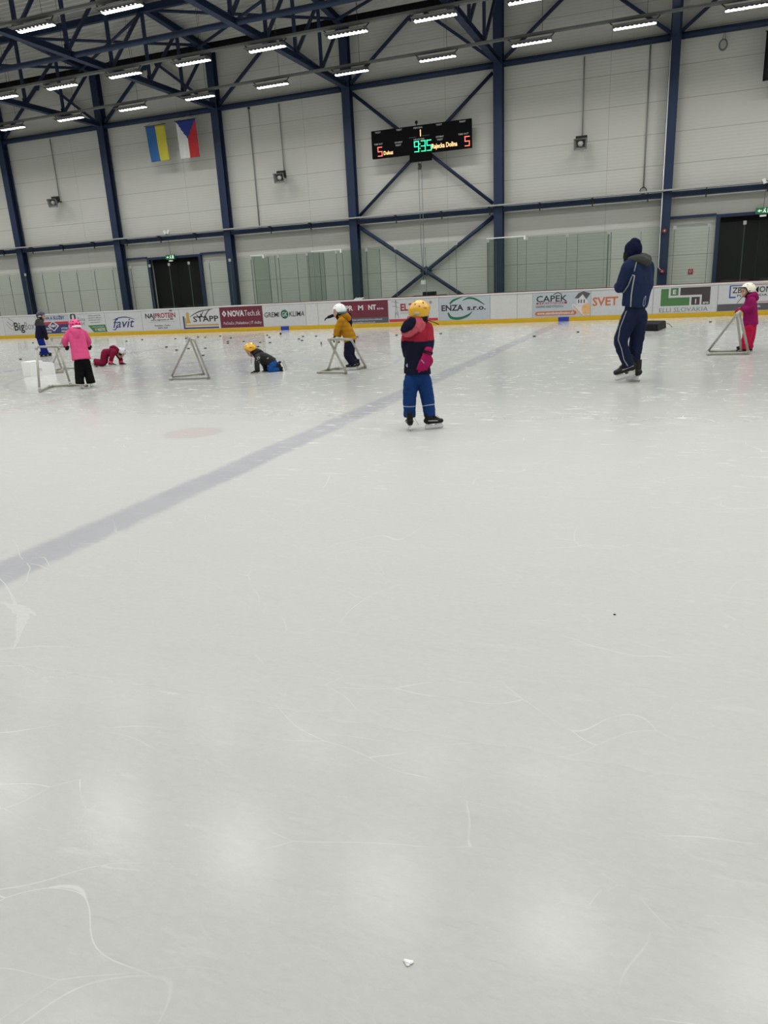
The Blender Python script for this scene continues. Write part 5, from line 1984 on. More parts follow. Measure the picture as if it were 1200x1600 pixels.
skate(F, tm, F.D(-0.94, -0.10, -0.27), L=0.30, m=M_BGREY, shaft=0.11, up=F.D(-0.27, 0, 0.96))
p_ = gr(985, 598)
skate(F, Vector((p_.x + F.n.x * 0.14 + F.rv.x * 0.03, p_.y + F.n.y * 0.14 + F.rv.y * 0.03, 0.0)), F.D(-0.62, 0.78), L=0.29, m=M_BGREY, shaft=0.12)

# ---------- girl in pink pushing a frame
M_PINK = fabric('jacket_pink', (0.66, 0.085, 0.23))
M_BPANT = fabric('trousers_black', (0.006, 0.006, 0.007))
M_HPINK = mat('helmet_pink', (0.80, 0.05, 0.24), 0.3)
M_HWHITE = mat('helmet_white', (0.78, 0.79, 0.80), 0.3)
M_BOOTW = mat('boot_white', (0.66, 0.66, 0.65), 0.4)
F = Fig(134, 607, 'child in pink helmet, pink jacket and black trousers pushing a tube frame at the left')
P = F.P
f = F.D(-0.3, 0.95)
J = dict(side=f.cross(ZUP).normalized(), neck=P(117.5, 514, 0.10), chest=P(119.5, 524, 0.08), waist=P(124, 544, 0.03), pelvis=P(128, 560, 0),
         shL=P(109, 520, 0.08), elL=P(101.5, 532, 0.08), wrL=P(102, 538.5, 0.16), shR=P(130, 520, 0.12), elR=P(137.5, 532, 0.16), wrR=P(137, 539, 0.26),
         hipL=P(122.5, 564), knL=P(123.5, 582), anL=P(125, 600), ftL=F.D(-0.2, 1), hipR=P(134.5, 564, 0.03), knR=P(138, 582, 0.04), anR=P(142.5, 599, 0.03), ftR=F.D(0.1, 1))
hc = P(117.3, 508, 0.12)
body, B = make_body(F, J, 0.98, hc, F.D(-0.2, 0.95, -0.15), ZUP)
face_bits(F, hc, B)
jk = jacket(F, J, 0.98, M_PINK, [(P(118.5, 517, 0.09), 0.100, 0.075), (P(120, 526, 0.07), 0.138, 0.100), (P(124, 545, 0.03), 0.138, 0.110), (P(127.5, 562, 0), 0.158, 0.125)],
            arms=(0.060, 0.056, 0.046), wrinkle=0.005)
tr = trousers(F, J, 0.98, M_BPANT, legs=(0.082, 0.074, 0.078), seat=(0.135, 0.10))
bm = bmesh.new()
limb(bm, [(P(112, 515, 0.06), 0.05), (P(118, 519, 0.0), 0.075, 0.05), (P(119, 528, -0.02), 0.06, 0.035)], side=F.rv)
limb(bm, [(P(110, 517, 0.05), 0.035), (P(118, 516, 0.02), 0.045), (P(126, 518, 0.07), 0.035)])
blob('hood', bm, M_PINK, F.root, voxel=0.007, wrinkle=0.004, wscale=14)
hel = helmet(F, hc, B, (0.098, 0.118, 0.105), M_HPINK, vents=[(180, 58, 0.018, 0.008), (150, 30, 0.016, 0.010), (210, 30, 0.016, 0.010), (180, 5, 0.020, 0.007), (145, 3, 0.018, 0.007), (215, 3, 0.018, 0.007), (120, 40, 0.010, 0.016), (240, 40, 0.010, 0.016)],
       trim=M_HWHITE, brow=10, sidecut=-26, backcut=-30)
bm = bmesh.new()
limb(bm, [(hc + B.col[0] * 0.06 - B.col[1] * 0.085 - B.col[2] * 0.035, 0.014, 0.022), (hc - B.col[1] * 0.112 - B.col[2] * 0.035, 0.016, 0.024), (hc - B.col[0] * 0.06 - B.col[1] * 0.085 - B.col[2] * 0.035, 0.014, 0.022)])
from_bm('helmet_back_shell', bm, M_HWHITE, hel, smooth=True)
glove(F, J['wrL'], F.D(0.3, 0.6, -0.5), F.D(0, 0.3, -1), M_BLACK, k=0.95, thumb=1, curl=0.9)
glove(F, J['wrR'], F.D(0.2, 0.8, -0.4), F.D(0, 0.3, -1), M_BLACK, k=0.95, thumb=-1, curl=0.9)
for u, v, d, a in ((128, 607.5, 0.07, F.D(-0.25, 0.95)), (144, 605, 0.09, F.D(0.25, 0.95))):
    q = gr(u, v) + F.n * d
    skate(F, Vector((q.x, q.y, 0)), a, L=0.195, m=M_BOOTW, shaft=0.02)

# ---------- boy in navy at the far left
M_DGREY = fabric('hood_dark_grey', (0.040, 0.038, 0.038))
M_RBLUE = fabric('trousers_royal', (0.006, 0.016, 0.16))
M_HNAVY = mat('helmet_navy', (0.018, 0.020, 0.045), 0.35)
F = Fig(71, 558, 'child in navy helmet, navy jacket and royal blue trousers at the far left')
P = F.P
f = F.D(1, 0.1)
J = dict(side=f.cross(ZUP).normalized(), neck=P(64, 500), chest=P(62.5, 508), waist=P(61.5, 520), pelvis=P(63, 530),
         shL=P(64, 504, 0.12), elL=P(68, 515, 0.14), wrL=P(71, 524, 0.13), shR=P(65, 504, -0.12), elR=P(69.5, 515.5, -0.14), wrR=P(72.5, 524.5, -0.12),
         hipL=P(64, 532, 0.07), knL=P(69, 544, 0.08), anL=P(73, 554, 0.06), ftL=F.D(1, 0.2), hipR=P(63, 532, -0.07), knR=P(67, 544, -0.08), anR=P(68, 554, -0.06), ftR=F.D(1, -0.1))
hc = P(65, 494.5)
body, B = make_body(F, J, 1.0, hc, F.D(1, -0.25, -0.02), ZUP)
face_bits(F, hc, B)
zr = P(62, 508.5).z
jk = jacket(F, J, 1.0, [M_DGREY, M_JNAVY], [(P(63.5, 503), 0.10, 0.070), (P(62.5, 509), 0.125, 0.110), (P(62, 520), 0.13, 0.115), (P(62, 529), 0.13, 0.115)],
            arms=(0.060, 0.052, 0.042), classify=lambda c: 0 if c.z > zr else 1, voxel=0.010)
tr = trousers(F, J, 1.0, M_RBLUE, legs=(0.085, 0.075, 0.072), seat=(0.125, 0.105), voxel=0.010)
bm = bmesh.new()
limb(bm, [(P(66, 501, -0.05), 0.05), (P(60, 502, -0.02), 0.075), (P(57.5, 507, 0.0), 0.06)])
limb(bm, [(P(66, 501, 0.08), 0.045), (P(60, 502, 0.03), 0.07)])
blob('hood', bm, M_DGREY, F.root, voxel=0.008, wrinkle=0.004, wscale=14)
hel = helmet(F, P(63.7, 493), basis(F.D(1, -0.2, 0.05)), (0.105, 0.125, 0.115), M_HNAVY, vents=[(0, 60, 0.01, 0.02), (60, 55, 0.01, 0.02)], guard=M_BLACK, brow=12, sidecut=-28, backcut=-36)
bm = bmesh.new()
B2 = basis(F.D(1, -0.2, 0.05))
ellipsoid(bm, P(62, 494.2, -0.108), 0.045, 0.012, 0.014, basis(F.n), 14, 8)
from_bm('helmet_badge', bm, M_PALE, hel, smooth=True)
glove(F, J['wrR'], F.D(0.1, 0, -1), F.D(-0.3, 1, 0), M_BLACK, k=1.0, thumb=-1, curl=0.5)
glove(F, J['wrL'], F.D(0.1, 0, -1), F.D(-0.3, -1, 0), M_BLACK, k=1.0, thumb=1, curl=0.5)
for u, v, d, a in ((69, 559, -0.06, F.D(1, -0.1)), (75.5, 557.5, 0.08, F.D(1, 0.15))):
    q = P(u, v, d)
    skate(F, Vector((q.x, q.y, 0)), a, L=0.20, hm=M_BOOT, shaft=0.07)

# ---------- child in mustard jacket
M_MUST = fabric('jacket_mustard', (0.36, 0.17, 0.012))
M_TNAVY = fabric('trousers_navy', (0.008, 0.010, 0.026))
M_TEAL = mat('goggle_teal', (0.02, 0.10, 0.13), 0.4)
F = Fig(551, 578, 'child in white helmet and mustard quilted jacket leaning on a tube frame')
P = F.P
f = F.D(-1, 0.15)
J = dict(side=f.cross(ZUP).normalized(), neck=P(533, 495), chest=P(537, 507), waist=P(544, 522), pelvis=P(547, 533),
         shL=P(533, 501, -0.12), elL=P(527.5, 514, -0.13), wrL=P(524, 525, -0.12), shR=P(533, 501, 0.12), elR=P(530, 514, 0.16), wrR=P(530, 526, 0.18),
         hipL=P(545, 536, -0.06), knL=P(543.5, 555, -0.07), anL=P(552, 570, -0.05), ftL=F.D(-1, -0.1), hipR=P(548, 536, 0.07), knR=P(548, 554, 0.08), anR=P(555.5, 568, 0.07), ftR=F.D(-1, 0.1))
hc = P(529, 487)
body, B = make_body(F, J, 1.0, hc, F.D(-1, 0.05, -0.12), ZUP)
face_bits(F, hc, B)
zq = P(547, 533).z
jk = jacket(F, J, 1.0, M_MUST, [(P(535, 499), 0.10, 0.070), (P(537, 507), 0.135, 0.098), (P(543.5, 520), 0.140, 0.112), (P(547.5, 532), 0.145, 0.122)],
            arms=(0.062, 0.056, 0.045), wrinkle=0.003, quilt=(zq, 0.085, 0.010), voxel=0.008)
tr = trousers(F, J, 1.0, M_TNAVY, legs=(0.086, 0.076, 0.062), seat=(0.125, 0.10))
bm = bmesh.new()
limb(bm, [(P(532, 494, -0.05), 0.045), (P(539, 493, -0.03), 0.068), (P(544, 497, 0.0), 0.058)])
limb(bm, [(P(532, 494, 0.07), 0.045), (P(539, 493, 0.03), 0.065)])
blob('hood', bm, M_MUST, F.root, voxel=0.007, wrinkle=0.004, wscale=14)
hel = helmet(F, P(530.3, 484.5), basis(F.D(-1, 0.02, -0.05)), (0.103, 0.124, 0.112), M_HWHITE, vents=[(60, 35, 0.010, 0.004), (120, 35, 0.010, 0.004), (-50, 40, 0.014, 0.004), (-120, 38, 0.014, 0.004)], guard=M_BLACK, brow=12, sidecut=-20, backcut=-22)
B2 = basis(F.D(-1, 0.02, -0.05))
bm = bmesh.new()
c2 = P(530.3, 484.5)
tube(bm, [c2 + B2.col[0] * (0.108 * math.sin(a)) + B2.col[1] * (0.130 * math.cos(a)) - B2.col[2] * 0.055 for a in [math.radians(80 + 10 * q) for q in range(21)]], 0.013, 8)
from_bm('goggle_strap', bm, M_TEAL, hel)
bm = bmesh.new()
limb(bm, [(P(531, 497), 0.062), (P(529.5, 493.5), 0.066, 0.070)])
blob('neck_warmer', bm, M_BLACK, F.root, voxel=0.008)
glove(F, J['wrL'], F.D(-0.5, 0.1, -0.6), F.D(-0.2, 0, -1), M_BLACK, k=0.95, thumb=-1, curl=0.8)
glove(F, J['wrR'], F.D(-0.3, 0.1, -0.6), F.D(-0.2, 0, -1), M_BLACK, k=0.95, thumb=1, curl=0.8)
for u, v, d, a in ((549.5, 579.5, -0.05, F.D(-1, -0.12)), (554, 576.5, 0.09, F.D(-1, 0.1))):
    q = P(u, v, d)
    skate(F, Vector((q.x, q.y, 0)), a, L=0.20, shaft=0.09)

# ---------- girl in magenta at the right
M_MAG = fabric('jacket_magenta', (0.23, 0.010, 0.088))
M_TRED = fabric('trousers_crimson', (0.40, 0.012, 0.055))
M_HCREAM = mat('helmet_cream', (0.76, 0.73, 0.60), 0.3)
F = Fig(1166, 550, 'child in cream helmet, magenta jacket and red trousers at the right edge')
P = F.P
f = F.D(-1, -0.1)
J = dict(side=f.cross(ZUP).normalized(), neck=P(1170, 463), chest=P(1172, 474), waist=P(1173, 494), pelvis=P(1173, 507),
         shL=P(1174.5, 469, -0.11), elL=P(1174, 482, -0.14), wrL=P(1160, 484, -0.11), shR=P(1170, 469, 0.12), elR=P(1170, 482, 0.15), wrR=P(1158, 482, 0.10),
         hipL=P(1171, 510, -0.06), knL=P(1166.5, 528, -0.06), anL=P(1162, 545, -0.04), ftL=F.D(-1, -0.05), hipR=P(1174, 510, 0.06), knR=P(1172, 528, 0.06), anR=P(1169, 545, 0.06), ftR=F.D(-1, 0.1))
hc = P(1167.5, 454)
hf = F.D(-0.9, -0.42, -0.08)
body, B = make_body(F, J, 1.0, hc, hf, ZUP)
face_bits(F, hc, B)
jk = jacket(F, J, 1.0, M_MAG, [(P(1171.5, 468), 0.10, 0.075), (P(1172, 476), 0.125, 0.110), (P(1172.5, 494), 0.125, 0.118), (P(1173, 508), 0.130, 0.125)],
            arms=(0.064, 0.058, 0.048), wrinkle=0.005)
tr = trousers(F, J, 1.0, M_TRED, legs=(0.092, 0.080, 0.076), seat=(0.125, 0.11), wrinkle=0.006)
bm = bmesh.new()
limb(bm, [(P(1171, 463, -0.08), 0.042), (P(1178, 461, -0.04), 0.062), (P(1181, 466, 0.0), 0.055)])
limb(bm, [(P(1170, 463, 0.08), 0.04), (P(1178, 461, 0.03), 0.058)])
blob('hood', bm, M_MAG, F.root, voxel=0.007, wrinkle=0.004, wscale=14)
Bh = basis(F.D(-0.93, -0.35, 0.02))
hel = helmet(F, P(1169, 452.3), Bh, (0.104, 0.124, 0.115), M_HCREAM, vents=[(-85, -12, 0.018, 0.008), (-60, 45, 0.014, 0.004), (-120, 45, 0.014, 0.004)], trim=M_BOOT, brow=14, sidecut=-30, backcut=-30)
bm = bmesh.new()
limb(bm, [(P(1171, 464.5), 0.060), (P(1168.5, 461), 0.060, 0.066)])
blob('neck_warmer', bm, M_BLACK, F.root, voxel=0.008)
bm = bmesh.new()
tube(bm, [P(1163, 461, -0.10), P(1158, 466, -0.12), P(1154, 471, -0.13), P(1151.5, 474, -0.13)], 0.005, 6)
from_bm('dangling_cord', bm, M_BOOT, F.root)
M_GRED = fabric('glove_red', (0.30, 0.012, 0.05))
glove(F, J['wrL'], F.D(-1, 0, -0.25), F.D(-0.2, 0, -1), M_GRED, k=1.0, thumb=-1, curl=0.8)
glove(F, J['wrR'], F.D(-1, 0, -0.25), F.D(-0.2, 0, -1), M_GRED, k=1.0, thumb=1, curl=0.8)
for u, v, d, a in ((1160, 551, -0.04, F.D(-1, -0.05)), (1166, 549.5, 0.07, F.D(-1, 0.1))):
    q = P(u, v, d)
    skate(F, Vector((q.x, q.y, 0)), a, L=0.20, hm=M_BOOT, shaft=0.07)

# ---------- child crawling, yellow helmet
M_JBLACK = mat('jacket_black_dotted', (0.008, 0.008, 0.009), 0.85)
M_TMID = fabric('trousers_mid_blue', (0.012, 0.075, 0.26))
F = Fig(416, 581, 'child in yellow helmet, black jacket and blue trousers on hands and knees on the ice')
P = F.P
f = F.D(-1, 0)
J = dict(side=F.n.copy(), neck=P(399, 553), chest=P(406, 558), waist=P(418, 562), pelvis=P(427, 567),
         shL=P(403, 559, -0.12), elL=P(401.5, 570, -0.16), wrL=P(402, 579, -0.16), shR=P(407, 559, 0.10), elR=P(413.5, 571, 0.14), wrR=P(415.5, 579, 0.12),
         hipL=P(427, 568, -0.07), knL=P(423, 578.5, -0.08), anL=P(437, 577.5, -0.08), ftL=F.D(0.2, 0, -1), hipR=P(428, 568, 0.07), knR=P(426, 577, 0.10), anR=P(439, 574, 0.10), ftR=F.D(0.2, 0, -1))
hc = P(392, 547.5)
hd = F.D(-0.72, -0.15, -0.68)
hup = F.D(-0.6, 0, 0.8)
body, B = make_body(F, J, 0.95, hc, hd, hup)
face_bits(F, hc, B)
jk = jacket(F, J, 0.95, M_JBLACK, [(P(402, 555), 0.095, 0.075), (P(407, 557.5), 0.125, 0.105), (P(418, 562), 0.125, 0.105), (P(428, 567), 0.12, 0.095)],
            arms=(0.060, 0.052, 0.045), wrinkle=0.005, collar=False)
tj = bvh_of(jk)
for q, (u, v) in enumerate(((406, 551), (401, 557.5), (410, 558), (405, 561), (410, 565), (414, 553), (399, 563), (417, 560), (421, 556), (403, 553))):
    hh = tj.find_nearest(P(u, v, -0.3))
    bm = bmesh.new()
    sN = hh[1]
    ellipsoid(bm, hh[0], 0.010, 0.010, 0.002, Matrix((sN.orthogonal().normalized(), sN.cross(sN.orthogonal()).normalized(), sN)).transposed(), 10, 6)
    from_bm('pale_dot', bm, M_PIPING, jk, smooth=True)
tr = trousers(F, J, 0.95, M_TMID, legs=(0.085, 0.070, 0.055), seat=(0.115, 0.09))
bm = bmesh.new()
limb(bm, [(P(397, 552, -0.05), 0.045), (P(402, 549, -0.02), 0.060), (P(408, 551, 0.0), 0.045)])
limb(bm, [(P(397, 552, 0.06), 0.045), (P(402, 549, 0.03), 0.060)])
blob('hood', bm, M_JBLACK, F.root, voxel=0.008, wrinkle=0.004, wscale=14)
hel = helmet(F, P(391, 545.2), basis(F.D(-0.85, -0.15, -0.42), hup), (0.103, 0.122, 0.115), M_HYEL, vents=[(-95, 10, 0.028, 0.006), (-60, 50, 0.010, 0.006), (-110, 55, 0.010, 0.006), (-40, 20, 0.006, 0.010), (-150, 30, 0.008, 0.012), (0, 60, 0.01, 0.01)], guard=M_BLACK, brow=12, sidecut=-24, backcut=-30)
glove(F, J['wrL'] - ZUP * 0.01, F.D(-1, 0, -0.12), F.D(0, 0, -1), M_BLACK, k=0.95, thumb=-1, curl=0.15)
glove(F, J['wrR'] - ZUP * 0.01, F.D(-1, 0, -0.12), F.D(0, 0, -1), M_BLACK, k=0.95, thumb=1, curl=0.15)
for (u, v, d) in ((445, 573, -0.09), (446.5, 569.5, 0.10)):
    q = P(u, v, d)
    skate(F, q, F.D(0.30, 0, -0.95), L=0.19, shaft=0.05, up=F.D(-0.95, 0, -0.30), lace=False)
bm = bmesh.new()
tube(bm, [P(393, 560, -0.08), P(392.5, 565, -0.08), P(392.7, 567.5, -0.08)], 0.004, 6)
from_bm('dangling_cord', bm, M_BOOT, F.root)

# ---------- child crawling, burgundy suit
M_BURG = fabric('suit_burgundy', (0.155, 0.008, 0.030))
M_HSILV = mat('helmet_silver', (0.50, 0.53, 0.56), 0.3)
M_CUFF = fabric('cuff_coral', (0.62, 0.06, 0.13))
F = Fig(174, 571, 'child in silver helmet and burgundy snow suit on hands and knees')
P = F.P
J = dict(side=-F.n, neck=P(183.5, 547), chest=P(178, 549), waist=P(170, 550), pelvis=P(164.5, 551),
         shR=P(178, 550, -0.12), elR=P(174, 560, -0.15), wrR=P(172.5, 568, -0.15), shL=P(182, 551, 0.10), elL=P(188, 560, 0.12), wrL=P(189.5, 567.5, 0.10),
         hipR=P(163.5, 552, -0.07), knR=P(161, 567.5, -0.08), anR=P(147, 567, -0.08), ftR=F.D(-1, 0, 0), hipL=P(164.5, 552, 0.07), knL=P(163, 566, 0.08), anL=P(146, 564.5, 0.08), ftL=F.D(-1, 0, 0))
hc = P(189, 551)
hd = F.D(0.55, -0.1, -0.83)
hup = F.D(0.8, 0, 0.55)
body, B = make_body(F, J, 0.95, hc, hd, hup)
face_bits(F, hc, B)
jk = jacket(F, J, 0.95, M_BURG, [(P(181, 548), 0.10, 0.080), (P(177, 549.5), 0.125, 0.095), (P(169, 551), 0.12, 0.092), (P(163, 553), 0.115, 0.09)],
            arms=(0.058, 0.052, 0.045), wrinkle=0.005, collar=False, name='snowsuit_top')
tr = trousers(F, J, 0.95, M_BURG, legs=(0.084, 0.072, 0.062), seat=(0.115, 0.095))
bm = bmesh.new()
limb(bm, [(P(184, 547, -0.05), 0.045), (P(178, 543, -0.02), 0.055), (P(173.5, 543.5, 0.0), 0.042)])
limb(bm, [(P(184, 547, 0.06), 0.045), (P(178, 543, 0.03), 0.055)])
blob('hood', bm, M_BURG, F.root, voxel=0.008, wrinkle=0.004, wscale=14)
hel = helmet(F, P(190, 550), basis(F.D(0.75, -0.1, -0.65), hup), (0.098, 0.118, 0.108), M_HSILV, vents=[(60, 40, 0.012, 0.012), (120, 50, 0.012, 0.012), (180, 40, 0.010, 0.02), (0, 70, 0.01, 0.02)], guard=M_BLACK, brow=12, sidecut=-20, backcut=-20)
for q, dd in (('R', -0.15), ('L', 0.10)):
    glove(F, J['wr' + q] - ZUP * 0.005, F.D(1, 0, -0.15), F.D(0, 0, -1), M_BLACK, k=0.95, thumb=1 if q == 'R' else -1, curl=0.15)
    bm = bmesh.new()
    limb(bm, [(J['el' + q].lerp(J['wr' + q], 0.55), 0.052), (J['wr' + q], 0.050)], round0=False, round1=False)
    from_bm('cuff', bm, M_CUFF, jk, smooth=True)
for (u, v, d) in ((143, 569, -0.08), (142.5, 566.5, 0.08)):
    q = P(u, v, d)
    skate(F, Vector((q.x, q.y, 0.07)), F.D(-0.95, 0, -0.30), L=0.19, shaft=0.04, up=F.D(0.3, 0.5, -0.8), lace=False, m=M_BOOTW)

# ---------- child behind the mustard jacket, pointing left
F = Fig(543, 532, 'child in dark navy pointing left, mostly hidden behind the child in mustard')
P = F.P
J = dict(side=F.D(0.3, -1).cross(ZUP).normalized() * -1, neck=P(536, 488), chest=P(538, 495), waist=P(541, 508), pelvis=P(542, 515),
         shR=P(532, 491), elR=P(521, 493, -0.05), wrR=P(512, 496, -0.08), shL=P(545, 491, 0.1), elL=P(548, 502, 0.1), wrL=P(548, 510, 0.05),
         hipR=P(539, 516), knR=P(540, 522, 0), anR=P(540, 528, 0), ftR=F.D(-1, 0), hipL=P(545, 516, 0.05), knL=P(545, 522, 0.05), anL=P(545, 528, 0.05), ftL=F.D(-1, 0))
hc = P(535, 482)
body, B = make_body(F, J, 0.85, hc, F.D(-0.8, -0.5), ZUP, hk=0.95)
face_bits(F, hc, B, 0.95)
jacket(F, J, 0.85, M_JNAVY, [(P(537, 491), 0.09, 0.07), (P(538, 496), 0.11, 0.09), (P(541, 508), 0.11, 0.09), (P(542, 515), 0.11, 0.09)], arms=(0.055, 0.046, 0.036))
trousers(F, J, 0.85, M_BPANT, legs=(0.07, 0.06, 0.055), seat=(0.10, 0.08))
helmet(F, hc + ZUP * 0.01, B, (0.095, 0.112, 0.105), M_HNAVY, vents=[(0, 50, 0.01, 0.02)], brow=12)
glove(F, J['wrR'], F.D(-0.9, -0.2, -0.45), F.D(0, 0, -1), M_BLACK, k=1.0, thumb=-1, curl=0.5, cuff=M_PALE)
glove(F, J['wrL'], F.D(-0.2, -0.2, -1), F.D(0, 1, 0), M_BLACK, k=0.9, thumb=1, curl=0.5)
for u, v, d in ((541, 532, 0), (546, 532, 0.05)):
    q = P(u, v, d)
    skate(F, Vector((q.x, q.y, 0)), F.D(-1, 0.1), L=0.18, shaft=0.05)

# ------------------------------------------------------------------ skating frames of grey pipe
M_TUBE = mat('grey_plastic_pipe', (0.33, 0.32, 0.28), 0.4)
M_FIT = mat('pipe_fitting', (0.36, 0.35, 0.31), 0.45)


def tube_frame(nodes, bars, loc, label, r=0.019):
    """nodes: name -> point, bars: (a, b, part name)"""
    root = empty('skating_aid_frame', (loc.x, loc.y, 0), label, 'skating frame')
    for a, b_, nm in bars:
        bm = bmesh.new()
        tube(bm, [nodes[a], nodes[b_]], r, 12)
        from_bm(nm, bm, M_TUBE, root)
    for k_, p in nodes.items():
        used = [b_ if a == k_ else a for a, b_, _ in bars if k_ in (a, b_)]
        if not used:
            continue
        bm = bmesh.new()
        ellipsoid(bm, p, r * 1.3, r * 1.3, r * 1.3, None, 14, 10)
        for o_ in used:
            dd = (nodes[o_] - p).normalized()
            tube(bm, [p, p + dd * 0.055], r * 1.28, 12)
        from_bm('elbow_fitting', bm, M_FIT, root)
    return root


RT = 0.026


def G(u, v):
    return gr(u, v, RT)


def T(u, v, z=0.74):
    return gr(u, v, z)


# empty frame in the middle
nd = dict(a=T(293.5, 527, 0.76), b=T(303.5, 531, 0.74), c=G(266, 592), d=G(327, 590), e=G(268, 588.5), g=G(318.5, 583.5))
nd['m'] = nd['a'].lerp(nd['b'], 0.35)
tube_frame(nd, [('a', 'm', 'handle'), ('m', 'b', 'handle'), ('b', 'd', 'leg'), ('m', 'g', 'leg'), ('m', 'e', 'leg'), ('c', 'd', 'base_bar'), ('e', 'g', 'base_bar'), ('c', 'e', 'base_bar')],
           nd['c'], 'empty triangular grey pipe skating frame standing alone in the left half')
# frame held by the child in pink
nd = dict(a=T(56.5, 542), b=T(91, 541.5, 0.70), h=T(137, 540, 0.66), c=G(62, 611), m=G(78, 603.5), d=G(110.5, 601.5), e=G(136, 602))
tube_frame(nd, [('a', 'b', 'handle'), ('b', 'h', 'handle'), ('a', 'c', 'leg'), ('b', 'd', 'leg'), ('c', 'm', 'base_bar'), ('m', 'd', 'base_bar'), ('d', 'e', 'base_bar')],
           nd['c'], 'grey pipe skating frame pushed by the child in pink')
# frame behind it
nd = dict(a=T(79.5, 528), b=T(103, 524.5, 0.76), b2=T(99, 527, 0.75), c=G(98, 580.5), d=G(83, 568), e=G(87, 581), f=G(88, 577), h=G(119, 574.5), g=G(97.5, 575.5))
tube_frame(nd, [('a', 'b2', 'handle'), ('b2', 'b', 'handle'), ('a', 'c', 'leg'), ('b2', 'd', 'leg'), ('e', 'c', 'base_bar'), ('f', 'g', 'base_bar'), ('g', 'h', 'base_bar'), ('g', 'c', 'base_bar')],
           nd['c'], 'grey pipe skating frame standing behind the frame of the child in pink')
# frame under the mustard child
nd = dict(a=T(514, 530.5), b=T(528.5, 529.5, 0.75), c=G(541, 582), d=G(513, 577), e=G(497, 581.5), m=G(527, 575), k=G(540, 575.5), r=G(571.5, 573), q=G(559, 575.5))
nd['h'] = T(549, 530.5, 0.62)
tube_frame(nd, [('a', 'b', 'handle'), ('b', 'h', 'handle'), ('a', 'c', 'leg'), ('b', 'd', 'leg'), ('h', 'r', 'leg'), ('e', 'c', 'base_bar'), ('d', 'm', 'base_bar'), ('m', 'k', 'base_bar'), ('q', 'r', 'base_bar'), ('e', 'd', 'base_bar')],
           nd['c'], 'grey pipe skating frame under the hands of the child in mustard')
# frame at the right edge
nd = dict(a=T(1155.5, 487), b=T(1151.5, 490.5, 0.73), c=G(1106, 553), d=G(1169.5, 551.5), e=G(1106.5, 548.5), g=G(1158, 548))
tube_frame(nd, [('a', 'b', 'handle'), ('a', 'd', 'leg'), ('b', 'e', 'leg'), ('b', 'g', 'leg'), ('c', 'd', 'base_bar'), ('e', 'g', 'base_bar'), ('c', 'e', 'base_bar')],
           nd['c'], 'grey pipe skating frame in front of the child in magenta', r=0.02)

# ------------------------------------------------------------------ things on the ice
# black pad behind the coach
M_PAD = mat('pad_black', (0.008, 0.009, 0.009), 0.6, bump=0.2, bscale=40, spec=0.15)
q0, q1 = gr(1028, 517.5), gr(1050, 508)
ax = (gr(1006, 517.3) - q0)
ax = Vector((ax.x, ax.y, 0)).normalized()
ay = Vector((q1.x - q0.x, q1.y - q0.y, 0))
Ly = min(ay.length, 1.3)
ay.normalize()
bm = bmesh.new()
vs = []
for z, sh in ((0.0, 0.0), (0.17, 0.02), (0.19, 0.05)):
    vs.append([bm.verts.new(Vector((q0.x, q0.y, z)) + ax * a_ + ay * b_) for a_, b_ in ((sh, sh), (0.95 - sh, sh), (0.95 - sh, Ly - sh), (sh, Ly - sh))])
bm.faces.new(vs[0])
bm.faces.new(vs[-1][::-1])
for A_, B_ in zip(vs, vs[1:]):
    for i in range(4):
        bm.faces.new((A_[i], B_[i], B_[(i + 1) % 4], A_[(i + 1) % 4]))
pd = empty('black_pad', (q0.x, q0.y, 0), 'flat black rectangular padded bag lying on the ice behind the coach', 'bag')
from_bm('cushion', bm, M_PAD, pd, bevel=0.012)
for st in ((0.12, -0.01), (0.55, -0.01)):
    bm = bmesh.new()
    b0 = Vector((q0.x, q0.y, 0)) + ax * st[0] - ay * 0.01
    tube(bm, [b0 + ZUP * 0.15, b0 - ay * 0.05 + ZUP * 0.07 - ax * 0.04, b0 - ay * 0.08 + ZUP * 0.012 - ax * 0.10], 0.008, 6)
    from_bm('strap', bm, M_BLACK, pd)
bm = bmesh.new()
b0 = Vector((q0.x, q0.y, 0.12)) + ay * (Ly * 0.96)
tube(bm, [b0 - ax * 0.01, b0 - ax * 0.10 - ZUP * 0.03, b0 - ax * 0.17 - ZUP * 0.10], 0.008, 6)
from_bm('strap', bm, M_BLACK, pd)

# white foam block by the frame
M_FOAM = mat('foam_white', (0.80, 0.82, 0.80), 0.5, bump=0.3, bscale=30, var=0.04)
q0, q1 = gr(49.5, 588.5), gr(87, 583.5)
ax = Vector((q1.x - q0.x, q1.y - q0.y, 0))
Lx = ax.length
ax.normalize()
ay = Vector((-ax.y, ax.x, 0))
if ay.dot(Vector((q0.x, q0.y, 0))) < 0:
    ay = -ay
fbk = empty('foam_block', (q0.x, q0.y, 0), 'white stepped foam block on the ice inside the left skating frame', 'foam block')
prof = [(0, 0), (Lx, 0), (Lx, 0.22), (Lx * 0.90, 0.245), (Lx * 0.56, 0.26), (Lx * 0.54, 0.30), (0, 0.30)]
bm = bmesh.new()
va = [bm.verts.new(Vector((q0.x, q0.y, 0)) + ax * a_ + ZUP * z) for a_, z in prof]
vb = [bm.verts.new(Vector((q0.x, q0.y, 0)) + ax * a_ + ay * 0.30 + ZUP * z) for a_, z in prof]
bm.faces.new(va)
bm.faces.new(vb[::-1])
for i in range(len(prof)):
    j = (i + 1) % len(prof)
    bm.faces.new((va[i], vb[i], vb[j], va[j]))
from_bm('block', bm, M_FOAM, fbk, bevel=0.012)
bm = bmesh.new()
b0 = Vector((q0.x, q0.y, 0)) - ay * 0.003
poly(bm, [(0, 0), (0.10, 0.0), (0.09, 0.05), (0.02, 0.06)], 0.0, 0.004)
